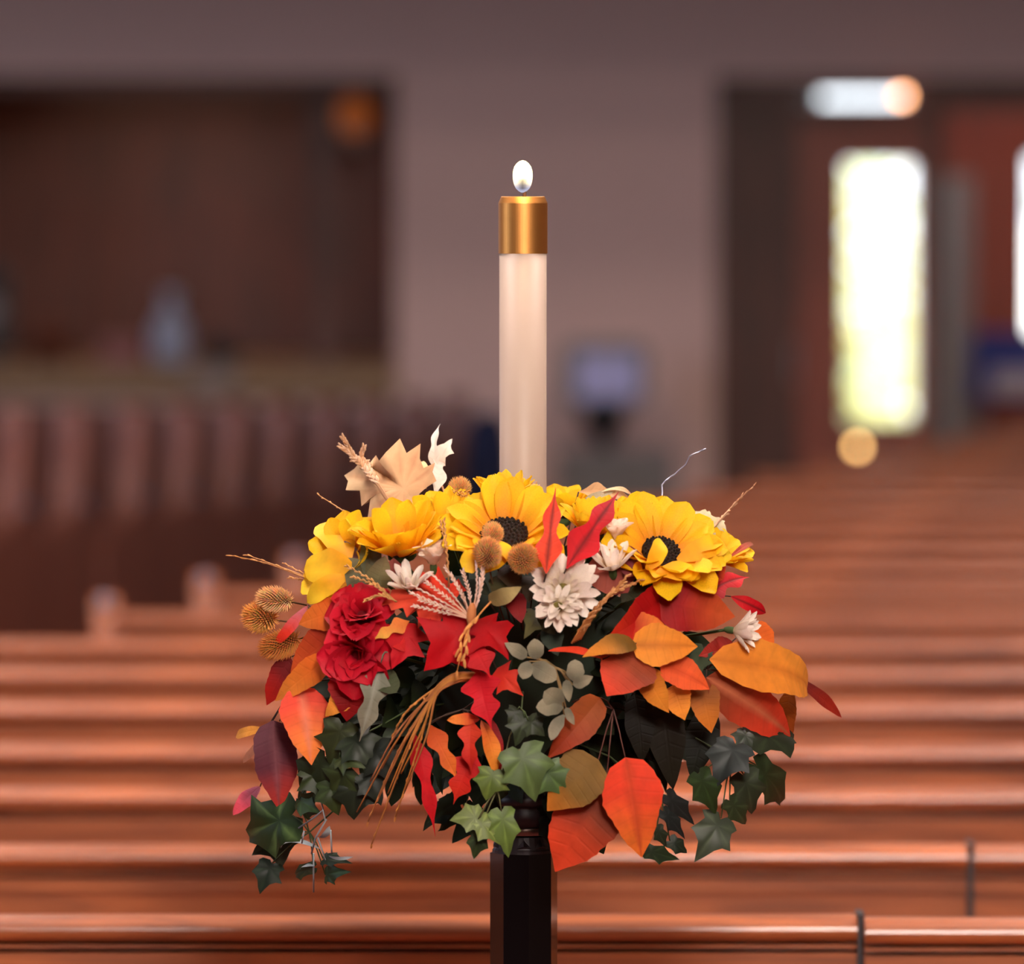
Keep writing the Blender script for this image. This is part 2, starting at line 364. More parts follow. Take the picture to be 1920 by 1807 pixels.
MB().box(p.x - .075, p.x + .075, p.y - .05, p.y + .05, SILL, SILL + .075, .004).build('box_body', M['pink'], t)
MB().box(p.x - .08, p.x + .08, p.y - .055, p.y + .055, SILL + .075, SILL + .1, .004).build('lid', M['pink'], t)
p = P(400, 705, YB - .07)
nb = MB(); nb.box(p.x - .09, p.x + .09, YB - .075, YB - .068, SILL - .085, SILL + .002); nb.box(p.x - .09, p.x + .09, YB - .075, YB + .04, SILL + .002, SILL + .008)
tag(nb.build('paper_sheet', M['russetp']), 'pale sheet of paper folded over the edge of the alcove counter', 'paper')
p = P(-8, 570, YB + .12)
t = empty('loudspeaker', (p.x, p.y, SILL), 'black rounded loudspeaker at the end of the alcove counter', 'speaker')
MB().box(p.x - .08, p.x + .05, p.y - .08, p.y + .08, SILL, SILL + .38, .04).build('cabinet', M['blackp'], t)
MB().lathe([(.045, 0), (.04, .006), (.012, .002)], n=20).build('driver', M['greyp'], t, mtx=Matrix.Translation((p.x - .015, p.y - .08, SILL + .2)) @ Matrix.Rotation(R(90), 4, 'X'))

# notice display on a stand against the back wall
Yd = 26.4; p = P(1132, 760, Yd)
t = empty('notice_display', (p.x, Yd, 0), 'grey cased display with a lavender face on a black neck, against the pale wall', 'display')
s = Yd / FPX
x0, x1, z0, z1 = P(1052, 0, Yd).x, P(1218, 0, Yd).x, P(960, 762, Yd).z, P(960, 640, Yd).z
MB().box(x0, x1, Yd, Yd + .08, z0, z1, .025).build('casing', M['greyp'], t)
MB().box(P(1082, 0, Yd).x, P(1198, 0, Yd).x, Yd - .004, Yd, P(960, 748, Yd).z, P(960, 664, Yd).z, .001).build('display_face', M['sheet'], t)
MB().lathe([(.085, z0 + .01), (.08, z0 - .04), (.05, z0 - .09), (.03, z0 - .12), (.03, .03)], p.x, Yd + .04, 16).build('neck', M['blackp'], t, True)
MB().lathe([(.2, 0), (.2, .02), (.05, .035)], p.x, Yd + .04, 24).build('base', M['blackp'], t)
p = P(1150, 905, 26.0)
t = empty('side_table', (p.x, 26.0, 0), 'pale grey draped table standing under the lavender display', 'table')
tp = P(960, 842, 26.0).z
MB().box(p.x - .19, p.x + .2, 25.85, 26.2, tp - .025, tp, .006).build('tabletop', M['greyp'], t)
for sx in (-.16, .17):
    for sy in (25.88, 26.16): MB().box(p.x + sx - .015, p.x + sx + .015, sy - .015, sy + .015, 0, tp - .025).build('leg', M['greyp'], t)
dr = MB()
n = 40; ring = []
for i in range(n + 1):
    x = p.x - .2 + .41 * i / n; ring.append((x, 25.84 - .008 * math.sin(i * 1.6), tp + .001)); ring.append((x, 25.83 - .016 * math.sin(i * 1.6), tp - .45))
dr.add(ring, [(2 * i, 2 * i + 2, 2 * i + 3, 2 * i + 1) for i in range(n)]); dr.build('drape', M['greyp'], t, True)
p = P(915, 850, 25.2); hz = P(960, 772, 25.2).z
t = empty('satchel', (p.x, 25.2, 0), 'navy blue coat draped on a post just behind the candle', 'coat')
MB().lathe([(.02, 0), (.02, hz - .02)], p.x, 25.25, 10).build('post', M['blackp'], t)
cb = MB().lathe([(.035, hz), (.07, hz - .04), (.085, hz - .12), (.09, hz - .3), (.1, hz - .5)], p.x, 25.25, 18); cb.build('cloth', M['navy'], t, True)
t.name = 'draped_coat'; WM['draped_coat'] = WM['satchel']
yb_ = YB + .9; p = P(1885, 690, yb_); nx = lambda px: P(px, 500, yb_).x; nz = lambda py: P(960, py, yb_).z
t = empty('notice_board', (p.x, yb_, 0), 'blue freestanding notice board in the vestibule beside the doors', 'notice board')
MB().box(nx(1822), nx(2010), yb_, yb_ + .03, nz(748), nz(622), .004).build('board', M['blue'], t)
MB().box(nx(1858), nx(1990), yb_ - .007, yb_, nz(742), nz(692)).build('paper', M['paper'], t)
for px in (1840, 1990): MB().box(nx(px) - .015, nx(px) + .015, yb_ + .03, yb_ + .06, 0, nz(640)).build('leg', M['greyp'], t)

# ------------------------------------------------------------------ pews
HP = .86
RAIL = [(.034, -.062), (.034, -.010)] + [(.010 + .024 * math.cos(a), -.010 + .010 * math.sin(a)) for a in (R(40), R(70))] \
     + [(.0 + .0, 0)] + [(-.004 + .026 * math.cos(a), -.0165 + .0165 * math.sin(a)) for a in [R(x) for x in range(100, 231, 13)]] \
     + [(.002, -.0285), (.002, -.0330), (-.02, -.0338), (-.02, -.0378), (.002, -.0385), (.002, -.0430), (-.018, -.0438), (-.018, -.062)]
def extrude_x(prof, x0, x1, y, z):
    mb = MB(); n = len(prof)
    mb.add([(x0, y + a, z + b_) for a, b_ in prof] + [(x1, y + a, z + b_) for a, b_ in prof],
           [(i, (i + 1) % n, n + (i + 1) % n, n + i) for i in range(n)] + [tuple(range(n))[::-1], tuple(range(n, 2 * n))])
    return mb
def end_panel(x, y, h, th=.05):
    """shaped pew end: straight back edge, rounded top, front edge sweeping out to the seat"""
    pr = [(.07, 0), (.07, h - .03), (.055, h - .008), (.03, h), (-.02, h), (-.05, h - .012), (-.065, h - .04), (-.075, h - .16), (-.13, h - .3), (-.36, h - .36), (-.43, h - .4), (-.45, h - .46), (-.45, 0)]
    mb = MB(); n = len(pr)
    mb.add([(x - th / 2, y + a, b_) for a, b_ in pr] + [(x + th / 2, y + a, b_) for a, b_ in pr],
           [(i, (i + 1) % n, n + (i + 1) % n, n + i) for i in range(n)] + [tuple(range(n))[::-1], tuple(range(n, 2 * n))])
    return mb
def pew(x0, x1, y, label, group, left_end=True, right_end=True, glint=False):
    t = empty('pew', ((x0 + x1) / 2, y, 0), label, 'pew', group)
    extrude_x(RAIL, x0, x1, y, HP).build('top_rail', M['pew'], t)
    MB().box(x0, x1, y - .008, y + .022, .38, HP - .06).build('back_panel', M['pew'], t)
    MB().box(x0, x1, y - .44, y, .41, .445, .008).build('seat', M['pew'], t)
    MB().box(x0 + .05, x1 - .05, y - .40, y - .37, 0, .41).build('seat_support', M['pew'], t)
    for ok, x in ((left_end, x0 + .025), (right_end, x1 - .025)):
        if ok:
            e = end_panel(x, y, HP + (.035 if glint else -.03 if y > 17 else -.064)).build('pew_end', M['pew'], t)
            if glint and x == x0 + .025 and y < 17.3: MB().ball((x, y - .062, HP + .025), (0, 0, 1), .013, .016, n=10, m=6).build('end_glint', M['greyblue'], t, True)  # pale ball stands in for a window highlight on the pew end
    return t
rows = [8.836, 9.75, 10.645, 11.44, 12.32, 13.16, 13.92, 14.76, 15.56, 16.36]
while rows[-1] < 25.3: rows.append(rows[-1] + .82)
G = 'pews facing the chancel in the centre section'
j0, j1 = P(1612, 1750, rows[0]).x, P(1818, 1640, rows[1]).x
pew(-2.6, j0 - .0035, rows[0], 'longer oak pew of the front row, behind the candle stand', G, right_end=False)
pew(j0 + .0035, 3.2, rows[0] - .035, 'oak pew of the front row on the short side of the dark joint', G, left_end=False)
pew(-2.7, j1 - .004, rows[1], 'longer oak pew of the second row, one behind the front row', G, right_end=False)
pew(j1 + .004, 3.2, rows[1] - .01, 'oak pew of the second row beyond the narrow joint in its rail', G, left_end=False)
for o, j, y in ((bpy.data.objects['pew'], j0, rows[0]), (bpy.data.objects['pew.002'], j1, rows[1])):   # dark strip closing the joint between two pews
    MB().box(j - .004, j + .004, y - .030, y + .034, .38, HP + .003).build('joint_strip', M['iron'], o)
ORD = ['third', 'fourth', 'fifth', 'sixth', 'seventh', 'eighth', 'ninth', 'tenth', 'eleventh', 'twelfth', 'thirteenth', 'fourteenth', 'fifteenth', 'sixteenth', 'seventeenth', 'eighteenth', 'nineteenth', 'twentieth', 'twenty-first', 'twenty-second', 'twenty-third']
for i, y in enumerate(rows[2:]):
    n = i + 2
    if n < 7: x0 = -3.0
    elif y < 16.4: x0 = -.828 + .205 * (y - 14.76)
    else: x0 = -.497 + .24 * (y - 16.36)
    pew(x0, 3.4, y, 'oak pew of the ' + ORD[i] + ' row counted back from the candle stand' + ('' if n >= 7 else ', rail unbroken'), G, glint=7 <= n and y < 17.3)
# side section across the aisle: pew ends seen nearly edge on
G2 = 'pews across the diagonal aisle'
SP = [-60, 36, 144, 258, 352, 442, 531, 618, 702, 780, 855]
for i, px in enumerate(SP):
    y = 20.0 + i * .58; p = P(px, 800, y); h = CAMZ - (468 - i * 3) * y / FPX
    t = empty('side_pew', (p.x, y, 0), 'oak pew across the aisle, its tall end %s counted from the chancel' % (['first', 'second', 'third', 'fourth', 'fifth', 'sixth', 'seventh', 'eighth', 'ninth', 'tenth', 'last'][i]), 'pew', G2, R(-14))
    mt = WM[t.name]
    mb = end_panel(0, 0, h, .07); mb.build('pew_end', M['spew'], t, mtx=mt)
    MB().box(-2.2, -.04, .02, .05, .38, h - .12).build('back_panel', M['dark'], t, mtx=mt)
    MB().box(-2.2, -.04, .0, .07, h - .12, h - .06, .01).build('top_rail', M['dark'], t, mtx=mt)
    MB().box(-2.2, -.04, -.42, .02, .41, .45).build('seat', M['spew'], t, mtx=mt)
    MB().ball((.045, -.07, h - .27), (0, 0, 1), .011, .014, n=10, m=6).build('end_glint', M['greyblue'], t, True, mtx=mt)  # window highlight on the end, modelled as a pale ball

# ------------------------------------------------------------------ candle stand and candle
D = 8.05; S = D / FPX                                  # metres per pixel at the stand
ax = P(982, 1500, D).x
def z_at(py): return P(980, py, D).z
t = empty('candle_stand', (ax, D, 0), 'black lacquered eight sided candle stand with turned collar under the flowers', 'candle stand')
MB().lathe([(59 * S / math.cos(R(22.5)), .06), (59 * S / math.cos(R(22.5)), z_at(1597))], ax, D, 8, rot=R(22.5 - 14)).build('column', M['black'], t)
MB().lathe([(.17, 0), (.17, .02), (.15, .03), (.1, .045), (.075, .06), (.045, .062)], ax, D, 8, rot=R(8)).build('foot', M['black'], t)
MB().lathe([(40 * S, z_at(1588)), (50 * S, z_at(1566))], ax, D, 32).build('neck', M['iron'], t, True)
MB().lathe([(56 * S, z_at(1599)), (59 * S, z_at(1597)), (59 * S, z_at(1592)), (57 * S, z_at(1589)), (50 * S, z_at(1566))], ax, D, 32).build('collar', M['iron'], t)
MB().lathe([(47 * S, z_at(1565)), (49.5 * S, z_at(1562)), (49.5 * S, z_at(1551)), (47 * S, z_at(1548))], ax, D, 32).build('band', M['silver'], t, True)
MB().lathe([(48 * S, z_at(1548)), (49 * S, z_at(1530)), (48 * S, z_at(1519)), (43 * S, z_at(1513)), (45 * S, z_at(1510)), (58 * S, z_at(1507)), (62 * S, z_at(1500)), (60 * S, z_at(1490)), (54 * S, z_at(1484)), (54 * S, z_at(1460)), (58 * S, z_at(1452)), (70 * S, z_at(1400)), (90 * S, z_at(1370))], ax, D, 32).build('cup', M['iron'], t, True)
for k in range(10):                                    # raised pointed ornaments around the collar
    a0 = 2 * math.pi * (k + .5) / 10; dth = 2 * math.pi / 24
    pt = lambda a, py, r: (ax + r * S * math.cos(a), D + r * S * math.sin(a), z_at(py))
    mb = MB(); mb.add([pt(a0 - dth, 1587, 57.5), pt(a0 + dth, 1587, 57.5), pt(a0, 1570, 52.5), pt(a0, 1582, 60)], [(0, 1, 3), (1, 2, 3), (2, 0, 3)]); mb.build('ornament', M['iron'], t)
cx = P(980.5, 700, D).x
zc0, zc1 = z_at(475), z_at(367)
t = empty('candle', (cx, D, z_at(1370)), 'tall white candle with a brass cap and a burning flame', 'candle')
MB().lathe([(44.3 * S, z_at(1372)), (44.3 * S, zc0 + .004)], cx, D, 48).build('candle_tube', M['wax'], t, True)
MB().lathe([(44.8 * S, zc0 + .001), (46 * S, zc0), (46 * S, z_at(381)), (45.6 * S, z_at(379.5)), (41 * S, z_at(369)), (40 * S, z_at(368.5)), (14 * S, z_at(368.5)), (9 * S, z_at(372))], cx, D, 64).build('brass_cap', M['brass'], t)
p0 = Vector((cx + 3 * S, D, z_at(370)))
MB().tube([p0, p0 + Vector((0, 0, 6 * S)), p0 + Vector((1 * S, 0, 14 * S))], 4.2 * S, 8, r1=3 * S).build('wick', M['wick'], t, True)
fb = MB(); prof = [(361, 3), (358, 8), (353, 13), (347, 16), (338, 18), (329, 18.6), (320, 18), (312, 15.5), (306, 11), (302, 6), (300.5, 1)]
n = 20; vsl = []; cs = []
for (py, r) in prof:
    for i in range(n):
        a = 2 * math.pi * i / n
        vsl.append((cx + (-.5 + r * math.cos(a)) * S, D + r * S * math.sin(a), z_at(py)))
        front = max(0, -math.sin(a))
        k = min(1, max(0, (349 - py) / 16))
        root = (.11, .11, .15); mid = (.7, .42, .24); hot = (1, .80, .42)
        c = tuple(root[q] * (1 - k) + hot[q] * k for q in range(3))
        if 336 < py < 358: c = tuple(c[q] * (1 - .75 * front ** 6) + .02 * front * mid[q] for q in range(3))
        cs.append(c)
fb.add(vsl, [(j * n + i, j * n + (i + 1) % n, (j + 1) * n + (i + 1) % n, (j + 1) * n + i) for j in range(len(prof) - 1) for i in range(n)] + [tuple(range(n))[::-1], tuple((len(prof) - 1) * n + i for i in range(n))], cs)
fb.build('flame', M['flame'], t, True)
lamp('candle_glow', 'POINT', (cx, D - .03, z_at(318)), .35, (1, .62, .28), .012)

# ------------------------------------------------------------------ the floral ring: foam and its plants
FC = Vector((ax, D, z_at(1290)))
fm = MB().ball((ax, D, z_at(1230)), (0, 0, 1), .125, .115, n=24, m=12)
t = empty('floral_foam', (ax, D, z_at(1250)), 'dark green foam dome hidden among the leaves, holding every stem', 'floral foam')
fm.build('foam_block', M['foam'], t, True)
def dome(px, py):
    rr = ((px - 980) / 520) ** 2 + ((py - 1230) / (380 if py < 1230 else 720)) ** 2
    return -.22 * math.sqrt(max(0, 1 - rr))
def Q(px, py, lift=0.0):
    """point on the bouquet's rounded surface, lift in cm towards the chancel"""
    return P(px, py, D + dome(px, py) - lift / 100)
def mix(a, b_, t): return tuple(a[i] * (1 - t) + b_[i] * t for i in range(3))
OUT = {
 'ivy': [(.02, 0), (-.08, .10), (-.06, .30), (.04, .42), (.16, .34), (.30, .40), (.46, .50), (.50, .34), (.62, .20), (.82, .11), (1, 0)],
 'maple': [(.02, 0), (-.02, .12), (-.10, .20), (-.04, .30), (.0, .46), (.08, .30), (.15, .40), (.24, .66), (.30, .46), (.46, .60), (.45, .38), (.48, .22), (.60, .34), (.64, .18), (.78, .22), (.82, .08), (1, 0)],
 'lobed': [(.0, .02), (.08, .20), (.14, .46), (.22, .36), (.32, .24), (.42, .36), (.52, .52), (.58, .34), (.66, .18), (.78, .14), (.88, .07), (1, 0)],
}
def leaf_mesh(L, W, style, c0, c1, bend=.1, fold=.12, seed=0, split=.5, rib=None, wav=1.0):
    rnd = random.Random(seed); c0 = lin(c0); c1 = lin(c1); mb = MB(); ph = rnd.uniform(0, 6)
    def zf(x, y):                                      # x 0..1, y in units of W
        return bend * L * 4 * x * (1 - x) + fold * abs(y) * W - .25 * W * y * y * fold * 4 + wav * (.02 if style in ('serrate', 'ovate') else .035) * W * math.sin(ph + x * 9 + y * 5) * min(1, abs(y) * 4)
    if style in OUT:
        half = OUT[style]; jit = [rnd.uniform(.9, 1.1) for _ in half]; jit2 = [rnd.uniform(.9, 1.1) for _ in half]
        o = [(x, y * j) for (x, y), j in zip(half, jit)] + [(x, -y * j) for (x, y), j in list(zip(half, jit2))[-2:0:-1]]
        c = (.16 if style != 'lobed' else .3, 0); n = len(o); rings = [.35, .7, 1]
        vs = [(c[0] * L, 0, zf(*c))]; cs = [mix(c0, c1, c[0])]
        tips = [i for i in range(n) if math.hypot(o[i][0] - c[0], o[i][1]) > max(math.hypot(o[i - 1][0] - c[0], o[i - 1][1]), math.hypot(o[(i + 1) % n][0] - c[0], o[(i + 1) % n][1]))]
        for r in rings:
            for i in range(n):
                x = c[0] + (o[i][0] - c[0]) * r; y = o[i][1] * r
                vs.append((x * L, y * W, zf(x, y) - .10 * W * r * r * (1 if i in tips else .2)))
                k = min(1, max(0, (x - split) * 2.2 + .5)); cc = mix(c0, c1, k)
                if i in tips and rib: cc = mix(cc, lin(rib), .55 if r < 1 else .15)
                cs.append(cc)
        fs = [(0, 1 + i, 1 + (i + 1) % n) for i in range(n)]
        for q in range(2): fs += [(1 + q * n + i, 1 + (q + 1) * n + i, 1 + (q + 1) * n + (i + 1) % n, 1 + q * n + (i + 1) % n) for i in range(n)]
        mb.add(vs, fs, cs); return mb
    nu = 18 if style in ('wavy', 'serrate') else 12
    nv = 3; vs = []; cs = []
    for i in range(nu + 1):
        x = i / nu
        if style == 'wavy': p = 2.5 * x ** .7 * (1 - x) ** 1.35 * (1.1 + .42 * math.sin(x * 15 + 4)); 
        elif style == 'lance': p = 2.0 * x ** .8 * (1 - x) ** .8
        elif style == 'round': p = max(0, math.sin(math.pi * min(1, x * .97 + .02))) ** .6
        elif style == 'serrate': p = 2.6 * (x ** .5) * (1 - x) ** 1.0 * (1 + .022 * (1 if i % 2 else -1))
        else: p = 2.55 * x ** .55 * (1 - x) ** .9
        p = min(1.05, p) if x < 1 else 0
        p = max(p, .015)
        for j in range(-nv, nv + 1):
            v = j / nv; y = v * p * .5 * (1 + (.05 * math.sin(ph * 3 + x * 14)) * (1 if abs(j) == nv else 0))
            vs.append((x * L, y * W, zf(x, y)))
            k = min(1, max(0, (x - split) * 2.0 + .5 + .25 * math.sin(ph + v * 2) * .5)); cc = mix(c0, c1, k)
            if j == 0 and rib: cc = mix(cc, lin(rib), .75)
            cs.append(cc)
    m_ = 2 * nv + 1
    mb.add(vs, [(i * m_ + j, (i + 1) * m_ + j, (i + 1) * m_ + j + 1, i * m_ + j + 1) for i in range(nu) for j in range(m_ - 1)], cs)
    return mb
def frame(u, n, loc):
    u = u.normalized(); n = (n - u * n.dot(u)).normalized(); y = n.cross(u)
    return Matrix(((u.x, y.x, n.x, loc.x), (u.y, y.y, n.y, loc.y), (u.z, y.z, n.z, loc.z), (0, 0, 0, 1)))
SEED = [100]
def put_leaf(parent, bx_, by_, tx, ty, wpx, style, c0, c1, lift=0, roll=0, bend=.1, fold=.12, split=.5, rib=None, tl=None, mat='leaf', part='leaf', label=None, wav=1.0, base_in=1.5):
    SEED[0] += 1
    b_ = Q(bx_, by_, lift - base_in); t_ = Q(tx, ty, lift if tl is None else tl)
    u = t_ - b_; n = Matrix.Rotation(R(roll), 3, u) @ Vector((0, -1, .22))
    jr = random.Random(SEED[0] * 31); n = Matrix.Rotation(R(jr.uniform(-13, 13)), 3, u) @ n; bend += jr.uniform(-.02, .05)
    lm = leaf_mesh(u.length, wpx * S, style, c0, c1, bend, fold, SEED[0], split, rib, wav); me = lm.mesh(part)
    at = me.attributes.new('Blade', 'FLOAT_VECTOR', 'POINT')
    at.data.foreach_set('vector', [q for v in lm.v for q in (v[0] / u.length, v[1] / (wpx * S), 0)])
    if mat == 'leaf' and style not in OUT: mat = 'blade'
    o = link_mesh(part, me, M[mat], parent, frame(u, n, b_))
    if label: o['label'] = label
    return b_
def spray(name, label, cat, group, leaves, stemcol=(62, 44, 34), root=None, sr=1.5, hub=None):
    """a stem with leaves: leaves = list of (bx, by, tx, ty, w, style, c0, c1, {options})"""
    l0 = leaves[0]; bpos = Q(l0[0], l0[1]) if root is None else root
    t = empty(name, bpos, label, cat, group)
    st = MB(); rt = FC + (bpos - FC) * .30
    hubp = Q(*hub) if hub else None
    if hubp is not None: st.tube([rt, (rt + hubp) / 2 + Vector((0, 0, .012)), hubp], sr * S * 1.2, 5, lin(stemcol), sr * S)
    for l in leaves:
        o = l[8] if len(l) > 8 else {}
        b_ = put_leaf(t, *l[:8], **o)
        if hubp is not None: st.tube([hubp, (hubp + b_) / 2 + Vector((0, 0, .003)), b_], sr * S, 5, lin(stemcol), sr * S * .8)
        else:
            m_ = (rt + b_) / 2 + Vector((0, .01, .01)); st.tube([rt, m_, b_], sr * S * 1.2, 5, lin(stemcol), sr * S)
    st.build('stem', M['dry'], t, True)
    return t
# ---- petals
def petal_mesh(name, L, W, c0, c1, cup=.18, curl=.12, tipw=.25, seed=0, creased=.05, nu=7):
    rnd = random.Random(seed); mb = MB(); vs = []; cs = []; c0 = lin(c0); c1 = lin(c1); ph = rnd.uniform(0, 6)
    for i in range(nu + 1):
        x = i / nu; p = (.42 + .58 * math.sin(math.pi * min(1, x * .78 + .06))) * (1 if x < .75 else math.sqrt(max(0, 1 - ((x - .75) / .25) ** 2 * (1 - tipw * .4))))
        p = max(.06, p) if x < 1 else .12
        for j in range(-2, 3):
            v = j / 2; y = v * p * .5
            vs.append((x * L, y * W, cup * W * (2 * y) ** 2 + curl * L * x * x + creased * W * math.cos(v * 6 + ph) * x))
            cs.append(mix(c0, c1, min(1, x * 1.7)))
    mb.add(vs, [(i * 5 + j, (i + 1) * 5 + j, (i + 1) * 5 + j + 1, i * 5 + j + 1) for i in range(nu) for j in range(4)], cs)
    return mb.mesh(name)
YEL = [petal_mesh('sunflower_petal', 1, .60, (236, 140, 22), c, .22, cu, .2, i) for i, (c, cu) in enumerate([((250, 200, 26), .10), ((246, 190, 22), -.05), ((252, 208, 36), .2), ((250, 196, 26), -.16), ((252, 204, 30), .02)])]
YELP = [petal_mesh('sunflower_petal', 1, .40, (240, 156, 24), c, .25, cu, 1.2, 10 + i) for i, (c, cu) in enumerate([((250, 196, 26), .12), ((248, 188, 22), -.08), ((252, 204, 40), .22)])]
WHT = [petal_mesh('mum_petal', 1, .34, (222, 200, 160), c, .25, cu, .8, 20 + i) for i, (c, cu) in enumerate([((248, 234, 220), .10), ((244, 226, 214), .22), ((250, 238, 226), -.05)])]
WBUD = [petal_mesh('bud_petal', 1, .62, (226, 190, 150), c, .4, -.28, .5, 30 + i) for i, c in enumerate([(250, 232, 214), (246, 220, 200)])]
CRI = [petal_mesh('crimson_petal', 1, .95, (150, 8, 26), c, .4, cu, .3, 40 + i) for i, (c, cu) in enumerate([((206, 20, 44), -.2), ((190, 12, 34), -.35), ((214, 30, 54), .05)])]
for me in YEL + YELP: me.materials.append(M['petal'])
for me in WHT + WBUD + CRI: me.materials.append(M['petal'])
def flower(name, label, cat, group, px, py, lift, facing, rpx, discpx, rings, meshes, disc=None, stem=(70, 88, 48), disc_h=.35, seed=0, off=None, sepals=0):
    """rings: list of (count, length factor, elevation deg, start angle)"""
    rnd = random.Random(seed * 7 + 3); p = Q(px, py, lift) if off is None else P(px, py, D + off)
    n = Vector(facing).normalized(); t = empty(name, p, label, cat, group)
    e1 = n.cross(Vector((0, 0, 1)) if abs(n.z) < .95 else Vector((0, 1, 0))).normalized(); e2 = n.cross(e1)
    pl = (rpx - discpx * .8) * S
    for (cnt, lf, el, st) in rings:
        for k in range(cnt):
            a = st + 2 * math.pi * k / cnt + rnd.uniform(-.09, .09); r = e1 * math.cos(a) + e2 * math.sin(a)
            e = R(el + rnd.uniform(-9, 9)); u = r * math.cos(e) + n * math.sin(e); z = n * math.cos(e) - r * math.sin(e)
            L = pl * lf * rnd.uniform(.88, 1.08)
            mt = frame(u, Matrix.Rotation(R(rnd.uniform(-14, 14)), 3, u) @ z, p + r * discpx * .8 * S - n * .003) @ Matrix.Diagonal((L, L * rnd.uniform(.92, 1.1), L, 1))
            link_mesh('petal', rnd.choice(meshes), None, t, mt)
    if disc:
        rr = discpx * S; mb = MB()
        mb.ball(p, n, rr, rr * disc_h, lin(disc), 20, 8)
        for k in range(int(90)):                      # florets
            q = math.sqrt((k + .5) / 90); a = k * 2.39996; r = e1 * math.cos(a) + e2 * math.sin(a)
            b_ = p + r * rr * .96 * q + n * rr * disc_h * math.sqrt(1 - q * q * .92)
            mb.ball(b_, n, rr * .085, rr * .11, lin(tuple(min(255, c * rnd.uniform(.8, 1.2)) for c in disc)), 5, 3)
        mb.build('flower_disc', M['dry'], t, True)
    mb = MB().ball(p - n * .008, n, max(discpx * .9, 7) * S, .008, lin(stem), 12, 5)
    for k in range(sepals):
        a = 2 * math.pi * k / sepals; r = e1 * math.cos(a) + e2 * math.sin(a); q = p - n * .006
        mb.add([q, q + r * 14 * S + n.cross(r) * 6 * S + n * .004, q + r * 30 * S + n * .01, q + r * 14 * S - n.cross(r) * 6 * S + n * .004], [(0, 1, 2, 3)], lin(stem))
    mb.build('calyx', M['leaf'], t, True)
    rt = FC + (p - FC) * .3
    MB().tube([p - n * .012, p - n * .03 + (rt - p) * .3, rt], 3 * S, 6, lin(stem)).build('stem', M['leaf'], t, True)
    return t
BR = (38, 22, 12)
GS = 'sunflowers around the candle'
two = [(14, 1, 14, 0), (13, .92, 30, .2)]
flower('sunflower', 'sunflower in front of the candle foot, dark disc half hidden by three seed heads', 'flower', GS, 946, 1004, 1.5, (-.05, -.62, .78), 128, 45, two, YEL, BR, seed=1)
flower('sunflower', 'sunflower near the red leaves with one petal curled over its dark disc', 'flower', GS, 1240, 1036, 1.5, (.22, -.66, .72), 124, 38, two, YEL, BR, seed=2)
flower('sunflower', 'sunflower with pointed petals standing up against the candle base', 'flower', GS, 944, 948, 0, (0, -.15, 1), 88, 26, [(15, 1, 52, 0), (12, .9, 68, .2)], YELP, BR, seed=3, off=-.075)
flower('sunflower', 'sunflower partly hidden behind the candle on the wire side', 'flower', GS, 1048, 962, 0, (.1, -.1, 1), 86, 28, [(14, 1, 48, 0), (12, .9, 62, .2)], YEL, BR, seed=4, off=.04)
flower('sunflower', 'sunflower with short upright petals between the two upright red leaves', 'flower', GS, 1112, 992, 0, (.1, -.3, .9), 84, 26, [(16, 1, 45, 0), (13, .9, 60, .2)], YELP, BR, seed=5, off=-.10)
flower('sunflower', 'cup shaped sunflower above the cream star flower', 'flower', GS, 752, 1026, 1, (-.10, -.48, .86), 112, 32, [(14, 1, 40, 0), (13, .95, 55, .2)], YEL + YELP, BR, seed=6)
flower('sunflower', 'sunflower turned away over the teasel heads, with broad rounded petals', 'flower', GS, 650, 1048, .5, (-.62, -.66, .35), 100, 26, [(9, 1, 16, .3), (8, .9, 34, .6)], YEL, BR, seed=7)
flower('sunflower', 'sunflower squeezed behind the front one, beside the round dried head', 'flower', GS, 842, 985, 0, (-.1, -.35, .9), 92, 28, [(14, 1, 42, 0), (12, .9, 58, .2)], YEL + YELP, BR, seed=8, off=-.1)
flower('sunflower', 'small sunflower peeping behind the long red leaf tips', 'flower', GS, 1180, 985, 0, (.05, -.3, .9), 80, 26, [(13, 1, 45, 0), (11, .9, 60, .2)], YEL, BR, seed=9, off=-.06)
flower('sunflower', 'sunflower at the rim behind the dull red leaf with a single yellow point', 'flower', GS, 1345, 1042, 0, (.5, -.35, .8), 76, 22, [(12, 1, 30, 0), (10, .9, 50, .2)], YEL, BR, seed=10, off=-.03)
def extra_petal(t, bx_, by_, tx, ty, wpx, lift, roll=0, bend=.15):
    put_leaf(t, bx_, by_, tx, ty, wpx, 'round', (242, 172, 28), (252, 206, 36), lift=lift, roll=roll, bend=bend, fold=.2, mat='petal', part='petal', base_in=.4)
sf = {o['label']: o for o in bpy.data.objects if o.name.startswith('sunflower') and o.get('label')}
a_ = [o for l, o in sf.items() if 'curled over' in l][0]
extra_petal(a_, 1212, 1068, 1238, 1010, 36, 4.6, 25); extra_petal(a_, 1230, 1074, 1314, 1080, 40, 4.8, -10)
extra_petal(a_, 1270, 1050, 1362, 1026, 46, 4.2); extra_petal(a_, 1272, 1058, 1372, 1040, 40, 3.9, -15)
a_ = [o for l, o in sf.items() if 'half hidden' in l][0]
extra_petal(a_, 900, 1052, 862, 1052, 44, 5.4, 0); extra_petal(a_, 962, 1062, 934, 1014, 24, 5.2, 20); extra_petal(a_, 990, 1056, 1030, 1050, 34, 4.6)
a_ = [o for l, o in sf.items() if 'turned away' in l][0]
extra_petal(a_, 660, 1060, 570, 1068, 66, 3.6, 12, .06); extra_petal(a_, 656, 1048, 600, 982, 62, 3.2, 10, .06); extra_petal(a_, 652, 1080, 576, 1130, 40, 3.0, 0)
